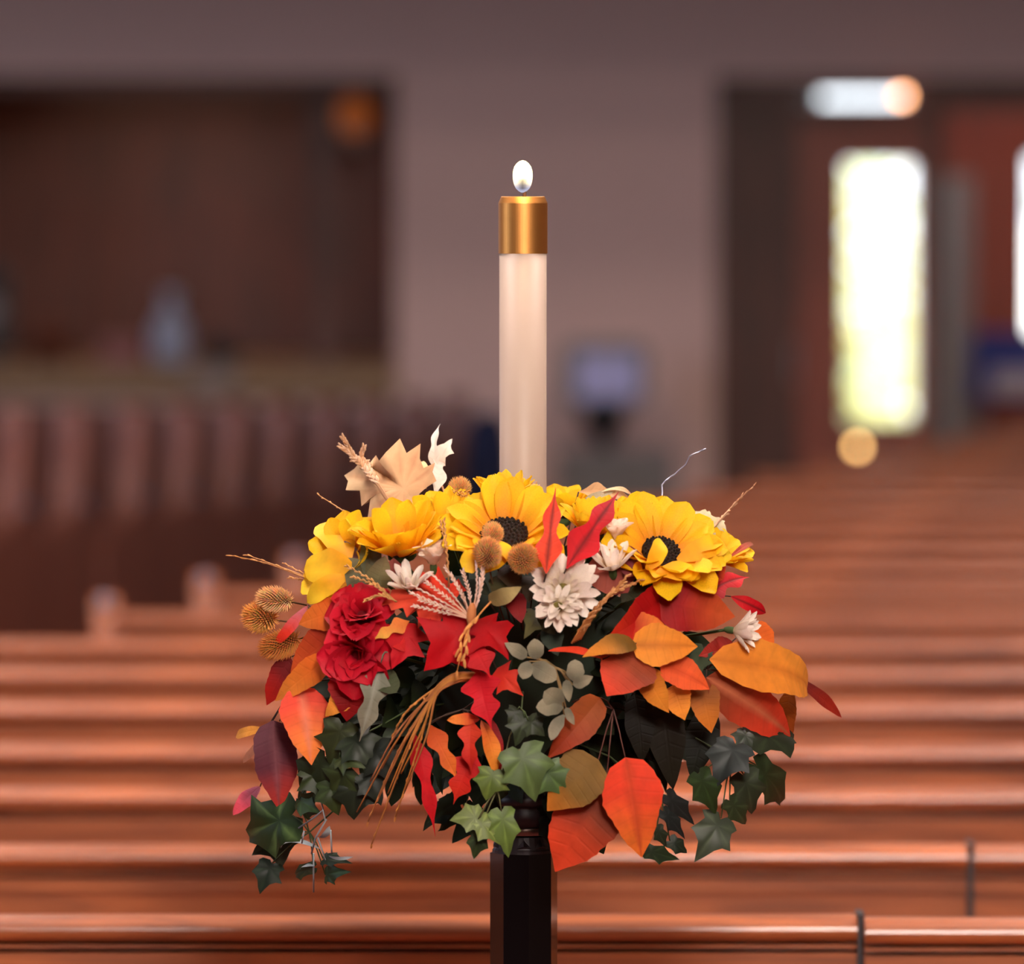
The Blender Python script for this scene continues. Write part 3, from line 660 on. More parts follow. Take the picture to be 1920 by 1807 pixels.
# ---- white, cream and crimson flowers
GW = 'cream chrysanthemums'
CW = (128, 112, 52)
flower('chrysanthemum', 'large double cream chrysanthemum with many narrow petals at the middle', 'flower', GW, 1056, 1106, 3.6, (.12, -.92, .36), 76, 13, [(17, 1, 12, 0), (15, .86, 32, .2), (9, .55, 55, .1)], WHT, CW, seed=21)
flower('chrysanthemum', 'smaller cream chrysanthemum overlapping the lower edge of the double one', 'flower', GW, 1046, 1138, 4.4, (-.05, -.92, .05), 46, 10, [(12, 1, 10, 0), (9, .7, 34, .2)], WHT, CW, seed=22)
flower('chrysanthemum', 'cream flower with lifted pointed petals over the dusty plum leaf', 'flower', GW, 1148, 1062, 3.0, (-.1, -.45, .9), 64, 9, [(9, 1, 42, 0), (6, .9, 62, .2)], WHT, CW, seed=23)
flower('chrysanthemum', 'cream star shaped flower with open petals under the cup shaped sunflower', 'flower', GW, 768, 1098, 3.0, (-.05, -.5, .86), 56, 8, [(9, 1, 36, 0), (5, .8, 60, .2)], WHT, CW, seed=24)
flower('chrysanthemum', 'cream flower on its side at the rim above the big orange leaf', 'flower', GW, 1382, 1183, 2.6, (.85, -.4, -.1), 56, 8, [(9, 1, 45, 0), (7, .9, 62, .2)], WHT, CW, seed=25)
flower('flower_bud', 'plump white bud between the red leaf tip and the sunflower', 'bud', GW, 1157, 1006, 2.6, (0, -.25, 1), 46, 6, [(6, 1, 66, 0), (5, .95, 80, .3)], WBUD, CW, seed=26)
flower('flower_bud', 'peach white bud between two sunflowers above the pale feathery grass', 'bud', GW, 812, 1052, 2.6, (-.05, -.35, 1), 50, 6, [(6, 1, 64, 0), (5, .95, 78, .3)], WBUD, CW, seed=27)
flower('chrysanthemum', 'cream flower mostly hidden under the sage leaf near the crimson bloom', 'flower', GW, 655, 1118, .8, (-.5, -.5, .6), 40, 7, [(9, 1, 25, 0)], WHT, CW, seed=28)
GC = 'crimson blooms'
flower('crimson_bloom', 'crimson bloom with folded petals beside the coral maple leaf', 'flower', GC, 678, 1152, 2.4, (-.15, -.8, .5), 72, 8, [(8, 1, 22, 0), (7, .85, 48, .3), (5, .6, 70, .1)], CRI, (120, 6, 20), seed=31)
flower('crimson_bloom', 'crimson bloom hanging lower, above the long sage leaf', 'flower', GC, 668, 1226, 2.4, (-.15, -.9, -.1), 76, 8, [(8, 1, 20, 0), (7, .85, 45, .3), (5, .6, 70, .1)], CRI, (120, 6, 20), seed=32)

# ---- leaf sprays
RED, DRED, COR, ORG, AMB, OLV, BRN, MAR = (196, 18, 28), (138, 10, 18), (232, 74, 44), (226, 108, 36), (232, 142, 44), (122, 88, 36), (136, 62, 24), (96, 34, 42)
SAGE, DSAGE, CRM = (138, 136, 116), (92, 94, 78), (222, 192, 150)
RIBD = (70, 20, 18)
spray('red_leaf', 'upright wavy scarlet leaf against the dark disc of the front sunflower', 'leaf', 'wavy red leaves', [(1024, 1076, 1042, 914, 54, 'wavy', (214, 62, 34), (206, 56, 34), dict(lift=9.2, rib=RIBD, roll=-12, bend=.03))])
spray('red_leaf', 'upright wavy deep red leaf with a long curled tip beside the white bud', 'leaf', 'wavy red leaves', [(1062, 1066, 1160, 922, 66, 'wavy', RED, (176, 16, 26), dict(lift=7.4, rib=RIBD, roll=10, bend=.06))])
spray('red_leaf_spray', 'spray of three red leaves pointing out at the rim under the sunflower', 'leaf', 'wavy red leaves', [
    (1284, 1118, 1366, 1042, 64, 'wavy', (150, 30, 20), (190, 64, 34), dict(lift=3.2, rib=RIBD, roll=15)),
    (1306, 1122, 1405, 1082, 56, 'wavy', DRED, RED, dict(lift=2.2, rib=RIBD, roll=-15)),
    (1370, 1118, 1436, 1149, 40, 'lance', RED, (176, 10, 24), dict(lift=1.6, rib=RIBD)),
    (1366, 1046, 1412, 1020, 18, 'lance', (176, 70, 44), (150, 80, 60), dict(lift=0))], hub=(1290, 1120, .8))
spray('autumn_leaf_spray', 'spray of broad red, amber and coral leaves under the cream chrysanthemums', 'leaf', 'broad autumn leaf sprays', [
    (1226, 1128, 1378, 1156, 92, 'serrate', (150, 14, 16), (196, 82, 40), dict(lift=2.6, bend=.12, fold=.05, split=.6)),
    (1250, 1112, 1136, 1200, 84, 'serrate', (168, 16, 18), (214, 56, 30), dict(lift=2.4, fold=.3, roll=-25, split=.75)),
    (1176, 1176, 1254, 1180, 56, 'serrate', (190, 46, 24), (226, 116, 40), dict(lift=3.0, split=.4)),
    (1184, 1210, 1308, 1212, 78, 'serrate', AMB, (228, 134, 44), dict(lift=4.0, bend=.06, rib=(196, 104, 30))),
    (1192, 1206, 1092, 1232, 46, 'serrate', OLV, (214, 132, 44), dict(lift=4.4, bend=.1, roll=14, split=.55)),
    (1198, 1222, 1138, 1305, 112, 'serrate', (150, 66, 40), (224, 70, 42), dict(lift=3.2, bend=.1, split=.6)),
    (1238, 1246, 1330, 1292, 66, 'serrate', (214, 84, 40), (228, 92, 44), dict(lift=3.6, roll=-8, rib=(196, 66, 30))),
    (1208, 1252, 1254, 1336, 54, 'serrate', (176, 92, 28), (226, 140, 48), dict(lift=2.6, roll=20, split=.4)),
    (1262, 1284, 1284, 1350, 52, 'serrate', (206, 118, 34), (230, 142, 50), dict(lift=2.2)),
    (1312, 1276, 1334, 1374, 58, 'serrate', (140, 76, 24), (206, 118, 40), dict(lift=1.6)),
    (1130, 1236, 1028, 1220, 26, 'lance', (196, 56, 30), (226, 66, 36), dict(lift=3.8, roll=30)),
    ], hub=(1200, 1215, 0))
spray('autumn_leaf_spray', 'spray with a big amber leaf over a coral one, reaching out at the rim', 'leaf', 'broad autumn leaf sprays', [
    (1330, 1236, 1510, 1302, 96, 'serrate', (224, 132, 44), (232, 146, 54), dict(lift=3.4, bend=.16, roll=-6, rib=(200, 110, 34))),
    (1324, 1270, 1482, 1380, 92, 'serrate', (130, 56, 32), (232, 70, 44), dict(lift=2.6, bend=.10, rib=(206, 120, 84), split=.45)),
    (1482, 1296, 1484, 1388, 44, 'serrate', (150, 78, 26), (160, 70, 26), dict(lift=0, roll=30)),
    (1486, 1268, 1578, 1345, 36, 'lance', (96, 24, 18), (150, 36, 22), dict(lift=0, roll=-20)),
    (1412, 1168, 1450, 1222, 50, 'serrate', (224, 104, 40), (230, 112, 46), dict(lift=.4, roll=10)),
    (1380, 1215, 1310, 1230, 50, 'serrate', (120, 20, 14), (140, 30, 18), dict(lift=1))], hub=(1325, 1255, .6))
spray('autumn_leaf_spray', 'spray hanging lowest, two coral leaves and an olive one beside the stand', 'leaf', 'broad autumn leaf sprays', [
    (1172, 1420, 1203, 1607, 110, 'serrate', (238, 72, 46), (238, 116, 46), dict(lift=5.0, bend=.05, rib=(200, 70, 40), split=.6, base_in=.5)),
    (1122, 1424, 1026, 1520, 104, 'serrate', OLV, (196, 112, 34), dict(lift=2.6, bend=.08, split=.75, base_in=.5)),
    (1136, 1474, 1041, 1634, 128, 'serrate', (120, 50, 26), (220, 70, 38), dict(lift=1.4, bend=.06, split=.5, base_in=.5)),
    (1126, 1308, 1026, 1422, 66, 'serrate', (150, 74, 34), (150, 54, 26), dict(lift=1.6, fold=.45, roll=-20))], hub=(1150, 1330, -1), stemcol=(96, 58, 50))
spray('autumn_leaf_spray', 'spray with a coral leaf and a plum leaf hanging over the dark ivy', 'leaf', 'broad autumn leaf sprays', [
    (562, 1286, 584, 1434, 92, 'serrate', (238, 80, 60), (242, 128, 56), dict(lift=3.2, bend=.06, rib=(232, 130, 100), split=.5)),
    (512, 1350, 524, 1518, 84, 'serrate', (92, 44, 56), (206, 64, 52), dict(lift=2.2, bend=.08, rib=(130, 76, 84), split=.72)),
    (488, 1474, 437, 1528, 44, 'lance', (170, 84, 110), (214, 70, 88), dict(lift=1.2, roll=10)),
    (500, 1366, 442, 1382, 30, 'lance', (214, 140, 54), (222, 150, 62), dict(lift=.6)),
    (524, 1352, 456, 1430, 20, 'lance', (210, 150, 120), (214, 150, 120), dict(lift=.8))], hub=(560, 1280, 0))
spray('autumn_leaf_spray', 'spray of orange and red leaves below the teasels, over the coral leaf', 'leaf', 'broad autumn leaf sprays', [
    (624, 1228, 516, 1314, 50, 'serrate', (220, 106, 36), (232, 138, 52), dict(lift=3.6, bend=.08, roll=-10)),
    (652, 1140, 560, 1170, 60, 'serrate', (206, 88, 28), (226, 116, 40), dict(lift=3.0, bend=.1, roll=8)),
    (640, 1182, 545, 1260, 70, 'serrate', (150, 44, 18), (206, 84, 36), dict(lift=2.2, bend=.1)),
    (578, 1134, 515, 1210, 32, 'lance', (206, 112, 122), (222, 54, 36), dict(lift=3.4, split=.4, fold=.3)),
    (544, 1232, 500, 1322, 44, 'serrate', (110, 26, 28), (176, 32, 26), dict(lift=1.4)),
    (664, 1246, 650, 1352, 84, 'serrate', (176, 18, 20), (130, 14, 16), dict(lift=1.6)),
    (664, 1288, 610, 1343, 42, 'serrate', (206, 124, 40), (224, 140, 54), dict(lift=2.4)),
    (636, 1244, 640, 1280, 34, 'lance', COR, COR, dict(lift=3.0))], hub=(650, 1200, 0))
spray('maple_leaf', 'coral red maple leaf spread under the pale feathery grass', 'leaf', None, [(858, 1122, 702, 1132, 104, 'maple', (214, 60, 38), (230, 84, 58), dict(lift=3.0, roll=35, rib=(190, 40, 30), bend=.08))])
spray('red_leaf_spray', 'spray of lobed red leaves and a small yellow one below the coral maple leaf', 'leaf', 'wavy red leaves', [
    (778, 1168, 734, 1254, 86, 'lobed', (176, 12, 20), (196, 20, 34), dict(lift=2.4)),
    (768, 1164, 696, 1202, 34, 'wavy', (224, 122, 52), (226, 168, 74), dict(lift=3.2)),
    (722, 1170, 760, 1222, 46, 'lance', (196, 24, 30), (206, 34, 34), dict(lift=2.2))], hub=(780, 1168, .5))
spray('red_leaf_spray', 'spray of lobed crimson leaves cascading over the collar at the centre', 'leaf', 'wavy red leaves', [
    (886, 1158, 796, 1258, 150, 'lobed', (166, 10, 18), RED, dict(lift=4.0, bend=.12, fold=.2)),
    (888, 1160, 956, 1232, 110, 'lobed', (160, 10, 18), (176, 16, 22), dict(lift=4.2, roll=-20)),
    (876, 1190, 920, 1270, 80, 'wavy', RED, (186, 14, 24), dict(lift=4.4)),
    (896, 1256, 922, 1368, 80, 'wavy', (196, 20, 34), (206, 26, 40), dict(lift=3.6, bend=.05)),
    (930, 1252, 980, 1304, 62, 'lobed', (196, 40, 30), (206, 60, 40), dict(lift=3.0)),
    ], hub=(888, 1170, 1))
spray('red_leaf_spray', 'hanging spray of long twisted red and orange leaves over the stand collar', 'leaf', 'wavy red leaves', [
    (900, 1348, 838, 1350, 34, 'lance', (206, 60, 36), (222, 124, 46), dict(lift=2.6)),
    (884, 1346, 884, 1452, 46, 'wavy', (206, 60, 36), (190, 36, 28), dict(lift=2.8, fold=.4, roll=20)),
    (902, 1350, 928, 1452, 50, 'lance', (206, 96, 34), (222, 132, 44), dict(lift=2.2, roll=-25)),
    (892, 1410, 850, 1508, 66, 'wavy', (176, 18, 20), (206, 44, 28), dict(lift=2.0)),
    (924, 1350, 934, 1450, 46, 'lance', (120, 12, 16), (140, 20, 18), dict(lift=.6)),
    (806, 1358, 862, 1470, 44, 'wavy', (196, 78, 26), (214, 104, 36), dict(lift=1.8, roll=15)),
    (776, 1372, 816, 1568, 42, 'wavy', (186, 12, 24), (196, 20, 30), dict(lift=2.4, fold=.4))], hub=(868, 1330, 0))
spray('plum_leaf', 'dusty plum rounded leaf lying under the lifted cream flower', 'leaf', None, [(1216, 1062, 1096, 1078, 92, 'round', (126, 56, 56), (150, 74, 60), dict(lift=2.0, fold=-.1)), (1190, 1040, 1176, 1082, 50, 'round', (130, 66, 90), (120, 52, 56), dict(lift=2.8))])
spray('sage_leaf_spray', 'spray of grey green leaves standing in front of the yellow petals', 'leaf', 'sage leaves', [
    (690, 1084, 690, 976, 44, 'ovate', (96, 98, 76), (126, 126, 108), dict(lift=3.6, roll=15, rib=(84, 84, 66))),
    (706, 1120, 650, 1046, 62, 'ovate', (84, 82, 54), (110, 104, 76), dict(lift=3.0, roll=-20, rib=(84, 84, 66))),
    (704, 1110, 722, 1042, 48, 'ovate', (100, 94, 60), (122, 108, 72), dict(lift=2.8)),
    (668, 1078, 646, 1014, 42, 'ovate', (126, 98, 112), (150, 120, 130), dict(lift=2.6)),
    (738, 1090, 738, 1046, 44, 'ovate', (120, 50, 40), (140, 66, 56), dict(lift=2.0))], hub=(700, 1118, .6))
spray('sage_leaf_spray', 'long grey sage leaf hanging with a round green leaf behind it', 'leaf', 'sage leaves', [
    (714, 1244, 674, 1390, 62, 'wavy', (120, 120, 104), (132, 126, 108), dict(lift=3.2, rib=(150, 150, 136), wav=1.6)),
    (702, 1262, 744, 1298, 50, 'round', (62, 70, 46), (70, 76, 52), dict(lift=2.0))], hub=(722, 1222, 1.4), stemcol=(120, 122, 100))
sg = []
for l in [(988, 1232, 946, 1205, 26), (1006, 1236, 1002, 1197, 31), (992, 1240, 980, 1273, 28), (996, 1246, 1044, 1274, 37), (1076, 1276, 1078, 1236, 35), (1074, 1284, 1112, 1268, 24), (1062, 1274, 1067, 1316, 20), (1056, 1318, 1020, 1296, 40), (1056, 1324, 1005, 1326, 36), (1058, 1340, 1033, 1388, 29), (1061, 1326, 1077, 1359, 17)]:
    k = random.Random(l[0] + l[1]).uniform(-14, 14)
    sg.append((*l, 'round' if l[4] > 27 else 'ovate', (112 + k, 106 + k, 88 + k), (146 + k, 136 + k, 112 + k), dict(lift=4.2, bend=.06, fold=.1, roll=k * 1.5, base_in=.2)))
t = spray('sage_sprig', 'sprig of small rounded grey green leaves hanging at the centre', 'sprig', 'sage leaves', sg, hub=(1040, 1250, 3.8), stemcol=(140, 112, 72), sr=1.8)
spray('cream_leaf', 'small olive cream leaf with a stalk beside the smaller chrysanthemum', 'leaf', 'cream leaves', [(916, 1126, 978, 1100, 34, 'ovate', (130, 112, 70), (176, 156, 104), dict(lift=4.0, roll=15))])
spray('cream_maple_leaf', 'cream maple leaf standing up behind the wheat ears', 'leaf', 'cream leaves', [(788, 926, 636, 886, 152, 'maple', (224, 176, 130), (228, 192, 148), dict(lift=-8, rib=(206, 140, 100), bend=.05, roll=0, wav=2)),
    (770, 920, 792, 860, 62, 'lobed', (226, 180, 130), (230, 206, 150), dict(lift=-7.5))], root=Q(786, 960, -8))
spray('cream_leaf', 'narrow curled white leaf standing tallest beside the candle', 'leaf', 'cream leaves', [
    (815, 930, 814, 858, 36, 'wavy', (206, 196, 180), (214, 204, 190), dict(lift=-9, fold=.4, roll=30)),
    (818, 888, 826, 794, 26, 'wavy', (214, 200, 184), (226, 214, 204), dict(lift=-9, fold=.4, roll=-30)),
    (816, 880, 849, 820, 34, 'lobed', (224, 200, 180), (226, 212, 200), dict(lift=-8.5, fold=.3))], root=Q(818, 960, -9), stemcol=(214, 160, 120))
spray('cream_leaf', 'arched beige leaf curling over behind the small upright petals', 'leaf', 'cream leaves', [
    (1085, 922, 1198, 942, 38, 'wavy', (206, 160, 116), (206, 166, 126), dict(lift=-12, bend=.06, roll=-35, fold=.5)),
    (1196, 946, 1128, 922, 30, 'lance', (196, 150, 104), (216, 190, 150), dict(lift=-11, bend=.22, roll=60)),
    (1096, 936, 1150, 922, 26, 'lance', (190, 178, 148), (206, 196, 170), dict(lift=-11, bend=-.1))], root=Q(1120, 960, -12))
spray('cream_leaf', 'pale green cream leaf tips behind the sunflower at the wheat stick', 'leaf', 'cream leaves', [
    (1300, 1010, 1328, 954, 60, 'lobed', (180, 166, 124), (196, 180, 140), dict(lift=-6)),
    (1310, 1012, 1358, 974, 50, 'lobed', (186, 170, 130), (200, 184, 150), dict(lift=-6)),
    (1258, 1000, 1238, 954, 44, 'ovate', (176, 150, 116), (206, 170, 130), dict(lift=-7))], root=Q(1300, 1030, -6))
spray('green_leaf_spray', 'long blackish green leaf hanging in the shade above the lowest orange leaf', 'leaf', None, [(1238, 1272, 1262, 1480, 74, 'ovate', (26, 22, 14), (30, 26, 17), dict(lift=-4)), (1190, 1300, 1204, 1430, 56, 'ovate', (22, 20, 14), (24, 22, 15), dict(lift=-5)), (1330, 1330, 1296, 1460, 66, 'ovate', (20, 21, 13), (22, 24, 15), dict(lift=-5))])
spray('green_leaf_spray', 'dark green leaf showing between the plum leaf and the red leaves', 'leaf', None, [(1222, 1066, 1166, 1130, 66, 'ovate', (34, 34, 20), (48, 46, 28), dict(lift=1.2)), (1230, 1064, 1280, 1100, 50, 'ovate', (30, 30, 18), (44, 42, 24), dict(lift=1.2)), (1320, 1212, 1306, 1276, 52, 'ivy', (44, 56, 36), (56, 66, 44), dict(lift=1.6))])
# ---- ivy
IV = (58, 74, 34); IVL = (110, 130, 66); IVD = (26, 40, 18); IVB = (30, 40, 36); VEIN = (120, 140, 96)
def ivy(label, leaves, hub, stemcol=(70, 84, 50)):
    return spray('ivy_sprig', label, 'ivy', 'ivy sprigs under the flowers', leaves, stemcol, hub=hub, sr=1.6)
def iv(bx_, by_, tx, ty, w, c, **o):
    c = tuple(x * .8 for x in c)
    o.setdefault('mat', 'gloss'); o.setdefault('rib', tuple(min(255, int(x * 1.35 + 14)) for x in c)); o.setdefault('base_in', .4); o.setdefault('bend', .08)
    return (bx_, by_, tx, ty, w, 'ivy', c, c, o)
ivy('sprig of light green ivy hanging in front of the stand collar', [
    iv(974, 1404, 1006, 1505, 108, (96, 118, 64), lift=3.4), iv(1020, 1440, 1064, 1492, 76, (84, 110, 58), lift=2.8, roll=20),
    iv(926, 1444, 910, 1502, 74, (104, 124, 52), lift=3.0), iv(900, 1532, 842, 1536, 62, (126, 140, 76), lift=3.0, roll=15),
    iv(896, 1536, 940, 1584, 56, (128, 144, 70), lift=3.2), iv(940, 1520, 954, 1610, 66, (108, 132, 58), lift=2.8),
    iv(900, 1562, 888, 1612, 44, (52, 70, 34), lift=2.2)], (932, 1480, 2.4), (112, 112, 76))
spray('green_leaf_spray', 'dim olive and burgundy leaves in the hollow under the seed heads', 'leaf', None, [
    (1006, 1150, 984, 1196, 52, 'ivy', (72, 70, 40), (84, 78, 44), dict(lift=1.5)), (1012, 1140, 1040, 1190, 46, 'ovate', (60, 62, 40), (66, 66, 46), dict(lift=1.2)),
    (962, 1110, 978, 1168, 40, 'ovate', (100, 14, 18), (120, 20, 20), dict(lift=1.8)), (1030, 1170, 1046, 1230, 44, 'ovate', (44, 52, 42), (50, 58, 46), dict(lift=1.0)), (948, 1060, 972, 1110, 46, 'ovate', (56, 40, 26), (64, 48, 30), dict(lift=1.6)), (1000, 1080, 990, 1130, 44, 'ovate', (44, 36, 26), (54, 42, 28), dict(lift=1.4)), (930, 1080, 946, 1140, 40, 'ovate', (60, 58, 34), (72, 66, 40), dict(lift=1.4))])
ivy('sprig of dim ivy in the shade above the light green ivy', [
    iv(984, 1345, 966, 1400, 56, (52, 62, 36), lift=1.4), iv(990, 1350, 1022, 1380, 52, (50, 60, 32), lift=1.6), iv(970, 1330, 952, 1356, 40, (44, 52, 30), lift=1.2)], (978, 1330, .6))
ivy('sprig of blue green ivy reaching out under the coral leaf at the rim', [
    iv(1412, 1382, 1494, 1392, 84, (44, 54, 34), lift=1.6), iv(1380, 1394, 1340, 1476, 96, (38, 46, 44), lift=2.6), iv(1418, 1434, 1466, 1512, 74, (44, 62, 34), lift=2.0),
    iv(1394, 1452, 1412, 1530, 74, (52, 62, 40), lift=2.2), iv(1310, 1450, 1344, 1530, 64, (44, 64, 28), lift=1.8), iv(1352, 1534, 1303, 1617, 86, (66, 76, 56), lift=2.4),
    iv(1400, 1372, 1380, 1410, 46, (44, 54, 38), lift=1.0), iv(1368, 1500, 1400, 1548, 50, (56, 70, 40), lift=1.4)], (1370, 1420, .4))
ivy('sprig of small dark ivy beside the tip of the lowest orange leaf', [
    iv(1210, 1594, 1276, 1612, 36, (36, 52, 26), lift=.6), iv(1256, 1576, 1290, 1600, 34, (34, 46, 30), lift=.4), iv(1244, 1520, 1286, 1574, 32, (30, 36, 34), lift=.6),
    iv(1232, 1550, 1250, 1590, 30, (36, 48, 28), lift=.2), iv(1250, 1490, 1304, 1548, 40, (30, 34, 32), lift=.4)], (1240, 1500, -.4))
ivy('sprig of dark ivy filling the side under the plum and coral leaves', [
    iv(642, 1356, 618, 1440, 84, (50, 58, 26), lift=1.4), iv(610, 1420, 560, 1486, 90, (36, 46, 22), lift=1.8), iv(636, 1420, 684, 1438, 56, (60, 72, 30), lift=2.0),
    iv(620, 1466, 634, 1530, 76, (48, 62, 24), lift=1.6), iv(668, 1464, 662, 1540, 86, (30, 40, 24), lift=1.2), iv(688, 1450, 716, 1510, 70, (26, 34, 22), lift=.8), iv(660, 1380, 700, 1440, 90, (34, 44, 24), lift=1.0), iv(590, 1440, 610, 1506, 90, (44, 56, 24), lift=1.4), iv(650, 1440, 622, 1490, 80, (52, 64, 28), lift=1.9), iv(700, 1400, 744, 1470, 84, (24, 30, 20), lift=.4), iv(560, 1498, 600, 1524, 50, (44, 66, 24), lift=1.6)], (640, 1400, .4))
ivy('trailing ivy sprig hanging lowest at the side, with a big veined leaf', [
    iv(548, 1528, 458, 1572, 122, (40, 62, 26), lift=1.6, rib=(104, 130, 76)), iv(512, 1560, 530, 1626, 100, (54, 64, 48), lift=1.2), iv(510, 1618, 486, 1676, 62, (30, 46, 30), lift=1.4),
    iv(566, 1520, 600, 1480, 60, (46, 62, 26), lift=.8), iv(588, 1626, 554, 1644, 32, (44, 60, 28), lift=1.2), iv(610, 1640, 656, 1634, 44, (34, 56, 22), lift=1.2), iv(606, 1610, 660, 1618, 32, (30, 44, 22), lift=.9)], (580, 1560, .6))
t = empty('clear_sprig', Q(590, 1530, 1.4), 'sprig of clear bluish plastic stems and slim leaves in the trailing ivy', 'sprig')
mb = MB(); cc = lin((150, 156, 160))
for pts in [[(560, 1552), (590, 1532), (606, 1518), (610, 1540)], [(612, 1536), (592, 1570), (584, 1600)], [(620, 1556), (622, 1600)], [(588, 1600), (588, 1672)], [(596, 1570), (610, 1612)], [(570, 1558), (566, 1580)]]:
    mb.tube([Q(x, y, 1.8) for x, y in pts], 1.7 * S, 5, cc)
mb.tube([Q(600, 1440, 0), Q(598, 1480, 1), Q(606, 1520, 1.8)], 1.7 * S, 5, cc)
mb.build('stem', M['gloss'], t, True)
for l in [(602, 1592, 526, 1590, 18), (600, 1570, 618, 1548, 22), (590, 1624, 562, 1630, 14), (616, 1604, 662, 1606, 12)]:
    put_leaf(t, *l, 'lance', (140, 152, 158), (164, 172, 176), lift=1.9, mat='gloss', roll=40, base_in=.1)
# ---- dark filler foliage around the foam (each a leaf that can be told apart only as a mass)
rnd = random.Random(5); fb = MB()
t = empty('filler_foliage', FC, 'dark green filler foliage in the shade under the flowers', 'foliage')
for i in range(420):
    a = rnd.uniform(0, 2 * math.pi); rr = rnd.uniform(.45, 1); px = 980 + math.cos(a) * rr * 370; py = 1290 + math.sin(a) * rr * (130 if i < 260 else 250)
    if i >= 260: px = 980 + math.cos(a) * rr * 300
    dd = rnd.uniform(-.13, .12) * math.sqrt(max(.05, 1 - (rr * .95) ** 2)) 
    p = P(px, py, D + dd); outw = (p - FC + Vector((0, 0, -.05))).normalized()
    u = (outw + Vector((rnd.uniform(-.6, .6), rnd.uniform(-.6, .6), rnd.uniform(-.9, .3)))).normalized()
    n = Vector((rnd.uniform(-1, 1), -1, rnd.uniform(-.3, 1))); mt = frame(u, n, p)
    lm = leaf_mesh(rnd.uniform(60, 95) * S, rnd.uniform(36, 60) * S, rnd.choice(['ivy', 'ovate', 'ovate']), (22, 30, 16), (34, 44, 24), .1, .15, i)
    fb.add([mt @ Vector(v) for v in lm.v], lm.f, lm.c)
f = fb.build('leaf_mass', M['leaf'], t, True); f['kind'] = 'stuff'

# ---- teasel heads (bristly tan seed heads)
def teasel(px, py, lift, axis, r, l, label, tone=(176, 122, 70), off=None, rootpx=None, seed=0, group='bristly seed heads', spike=.5):
    rnd = random.Random(seed + 50); p = Q(px, py, lift) if off is None else P(px, py, D + off)
    a_ = Vector(axis).normalized(); t = empty('seed_head', p, label, 'seed head', group)
    R_, L_ = r * S, l * S
    MB().ball(p, a_, R_ * .72, L_ * .8, lin(tuple(c * .62 for c in tone)), 14, 8).build('core', M['dry'], t, True)
    e1 = a_.orthogonal().normalized(); e2 = a_.cross(e1); mb = MB(); N = 380
    for k in range(N):
        zz = -1 + 2 * (k + .5) / N; an = k * 2.39996; q = math.sqrt(1 - zz * zz); rad = e1 * math.cos(an) + e2 * math.sin(an)
        b_ = p + a_ * zz * L_ * .78 + rad * q * R_ * .7; d_ = (rad * q / R_ + a_ * (zz / L_)).normalized()
        d_ = (d_ + a_ * .75).normalized(); ln = R_ * spike * rnd.uniform(.75, 1.2); wv = d_.cross(a_ if abs(d_.dot(a_)) < .95 else e1).normalized() * R_ * .085; w2 = d_.cross(wv).normalized() * R_ * .085
        tone2 = lin(tuple(min(255, c * rnd.uniform(.85, 1.25)) for c in tone)); tip = lin(tuple(min(255, c * 1.35) for c in tone))
        mb.add([b_ + wv, b_ - wv * .5 + w2, b_ - wv * .5 - w2, b_ + d_ * ln], [(0, 1, 3), (1, 2, 3), (2, 0, 3)], [tone2, tone2, tone2, tip])
    o = mb.build('bristles', M['dry'], t); o['kind'] = 'stuff'
    rt = FC + (p - FC) * .35 if rootpx is None else Q(*rootpx)
    MB().tube([p - a_ * L_ * .7, p - a_ * L_ * 1.3 + (rt - p) * .2, rt], 1.8 * S, 5, lin((96, 70, 44))).build('stem', M['dry'], t, True)
    return t
teasel(516, 1124, 1.6, (-.9, -.2, .12), 24, 36, 'tan bristly seed head topmost of the three at the rim', (190, 146, 100), rootpx=(585, 1148, 0), seed=1)
teasel(488, 1157, 2.4, (-.75, -.5, .2), 29, 34, 'golden bristly seed head in the middle of the three at the rim', (188, 132, 70), rootpx=(580, 1160, 0), seed=2)
teasel(526, 1208, 1.8, (-.8, -.3, -.25), 27, 42, 'brown bristly seed head lowest of the three at the rim', (160, 98, 44), rootpx=(600, 1200, 0), seed=3)
teasel(924, 1000, 6.0, (-.05, -.45, .9), 21, 22, 'smallest pale seed head in front of the sunflower disc', (200, 150, 96), seed=4, spike=.38)
teasel(914, 1037, 6.8, (-.05, -.6, .75), 29, 31, 'rounded tan seed head just under the smallest one at the sunflower', (186, 138, 86), seed=5, spike=.34)
teasel(981, 1047, 7.0, (.1, -.9, .3), 31, 30, 'round tan seed head facing out beside the upright scarlet leaf', (184, 132, 78), seed=6, spike=.34)
teasel(862, 915, 0, (.1, -.3, .9), 21, 17, 'flat topped dried head behind the yellow petals near the white curled leaf', (206, 150, 96), off=-.03, seed=7)
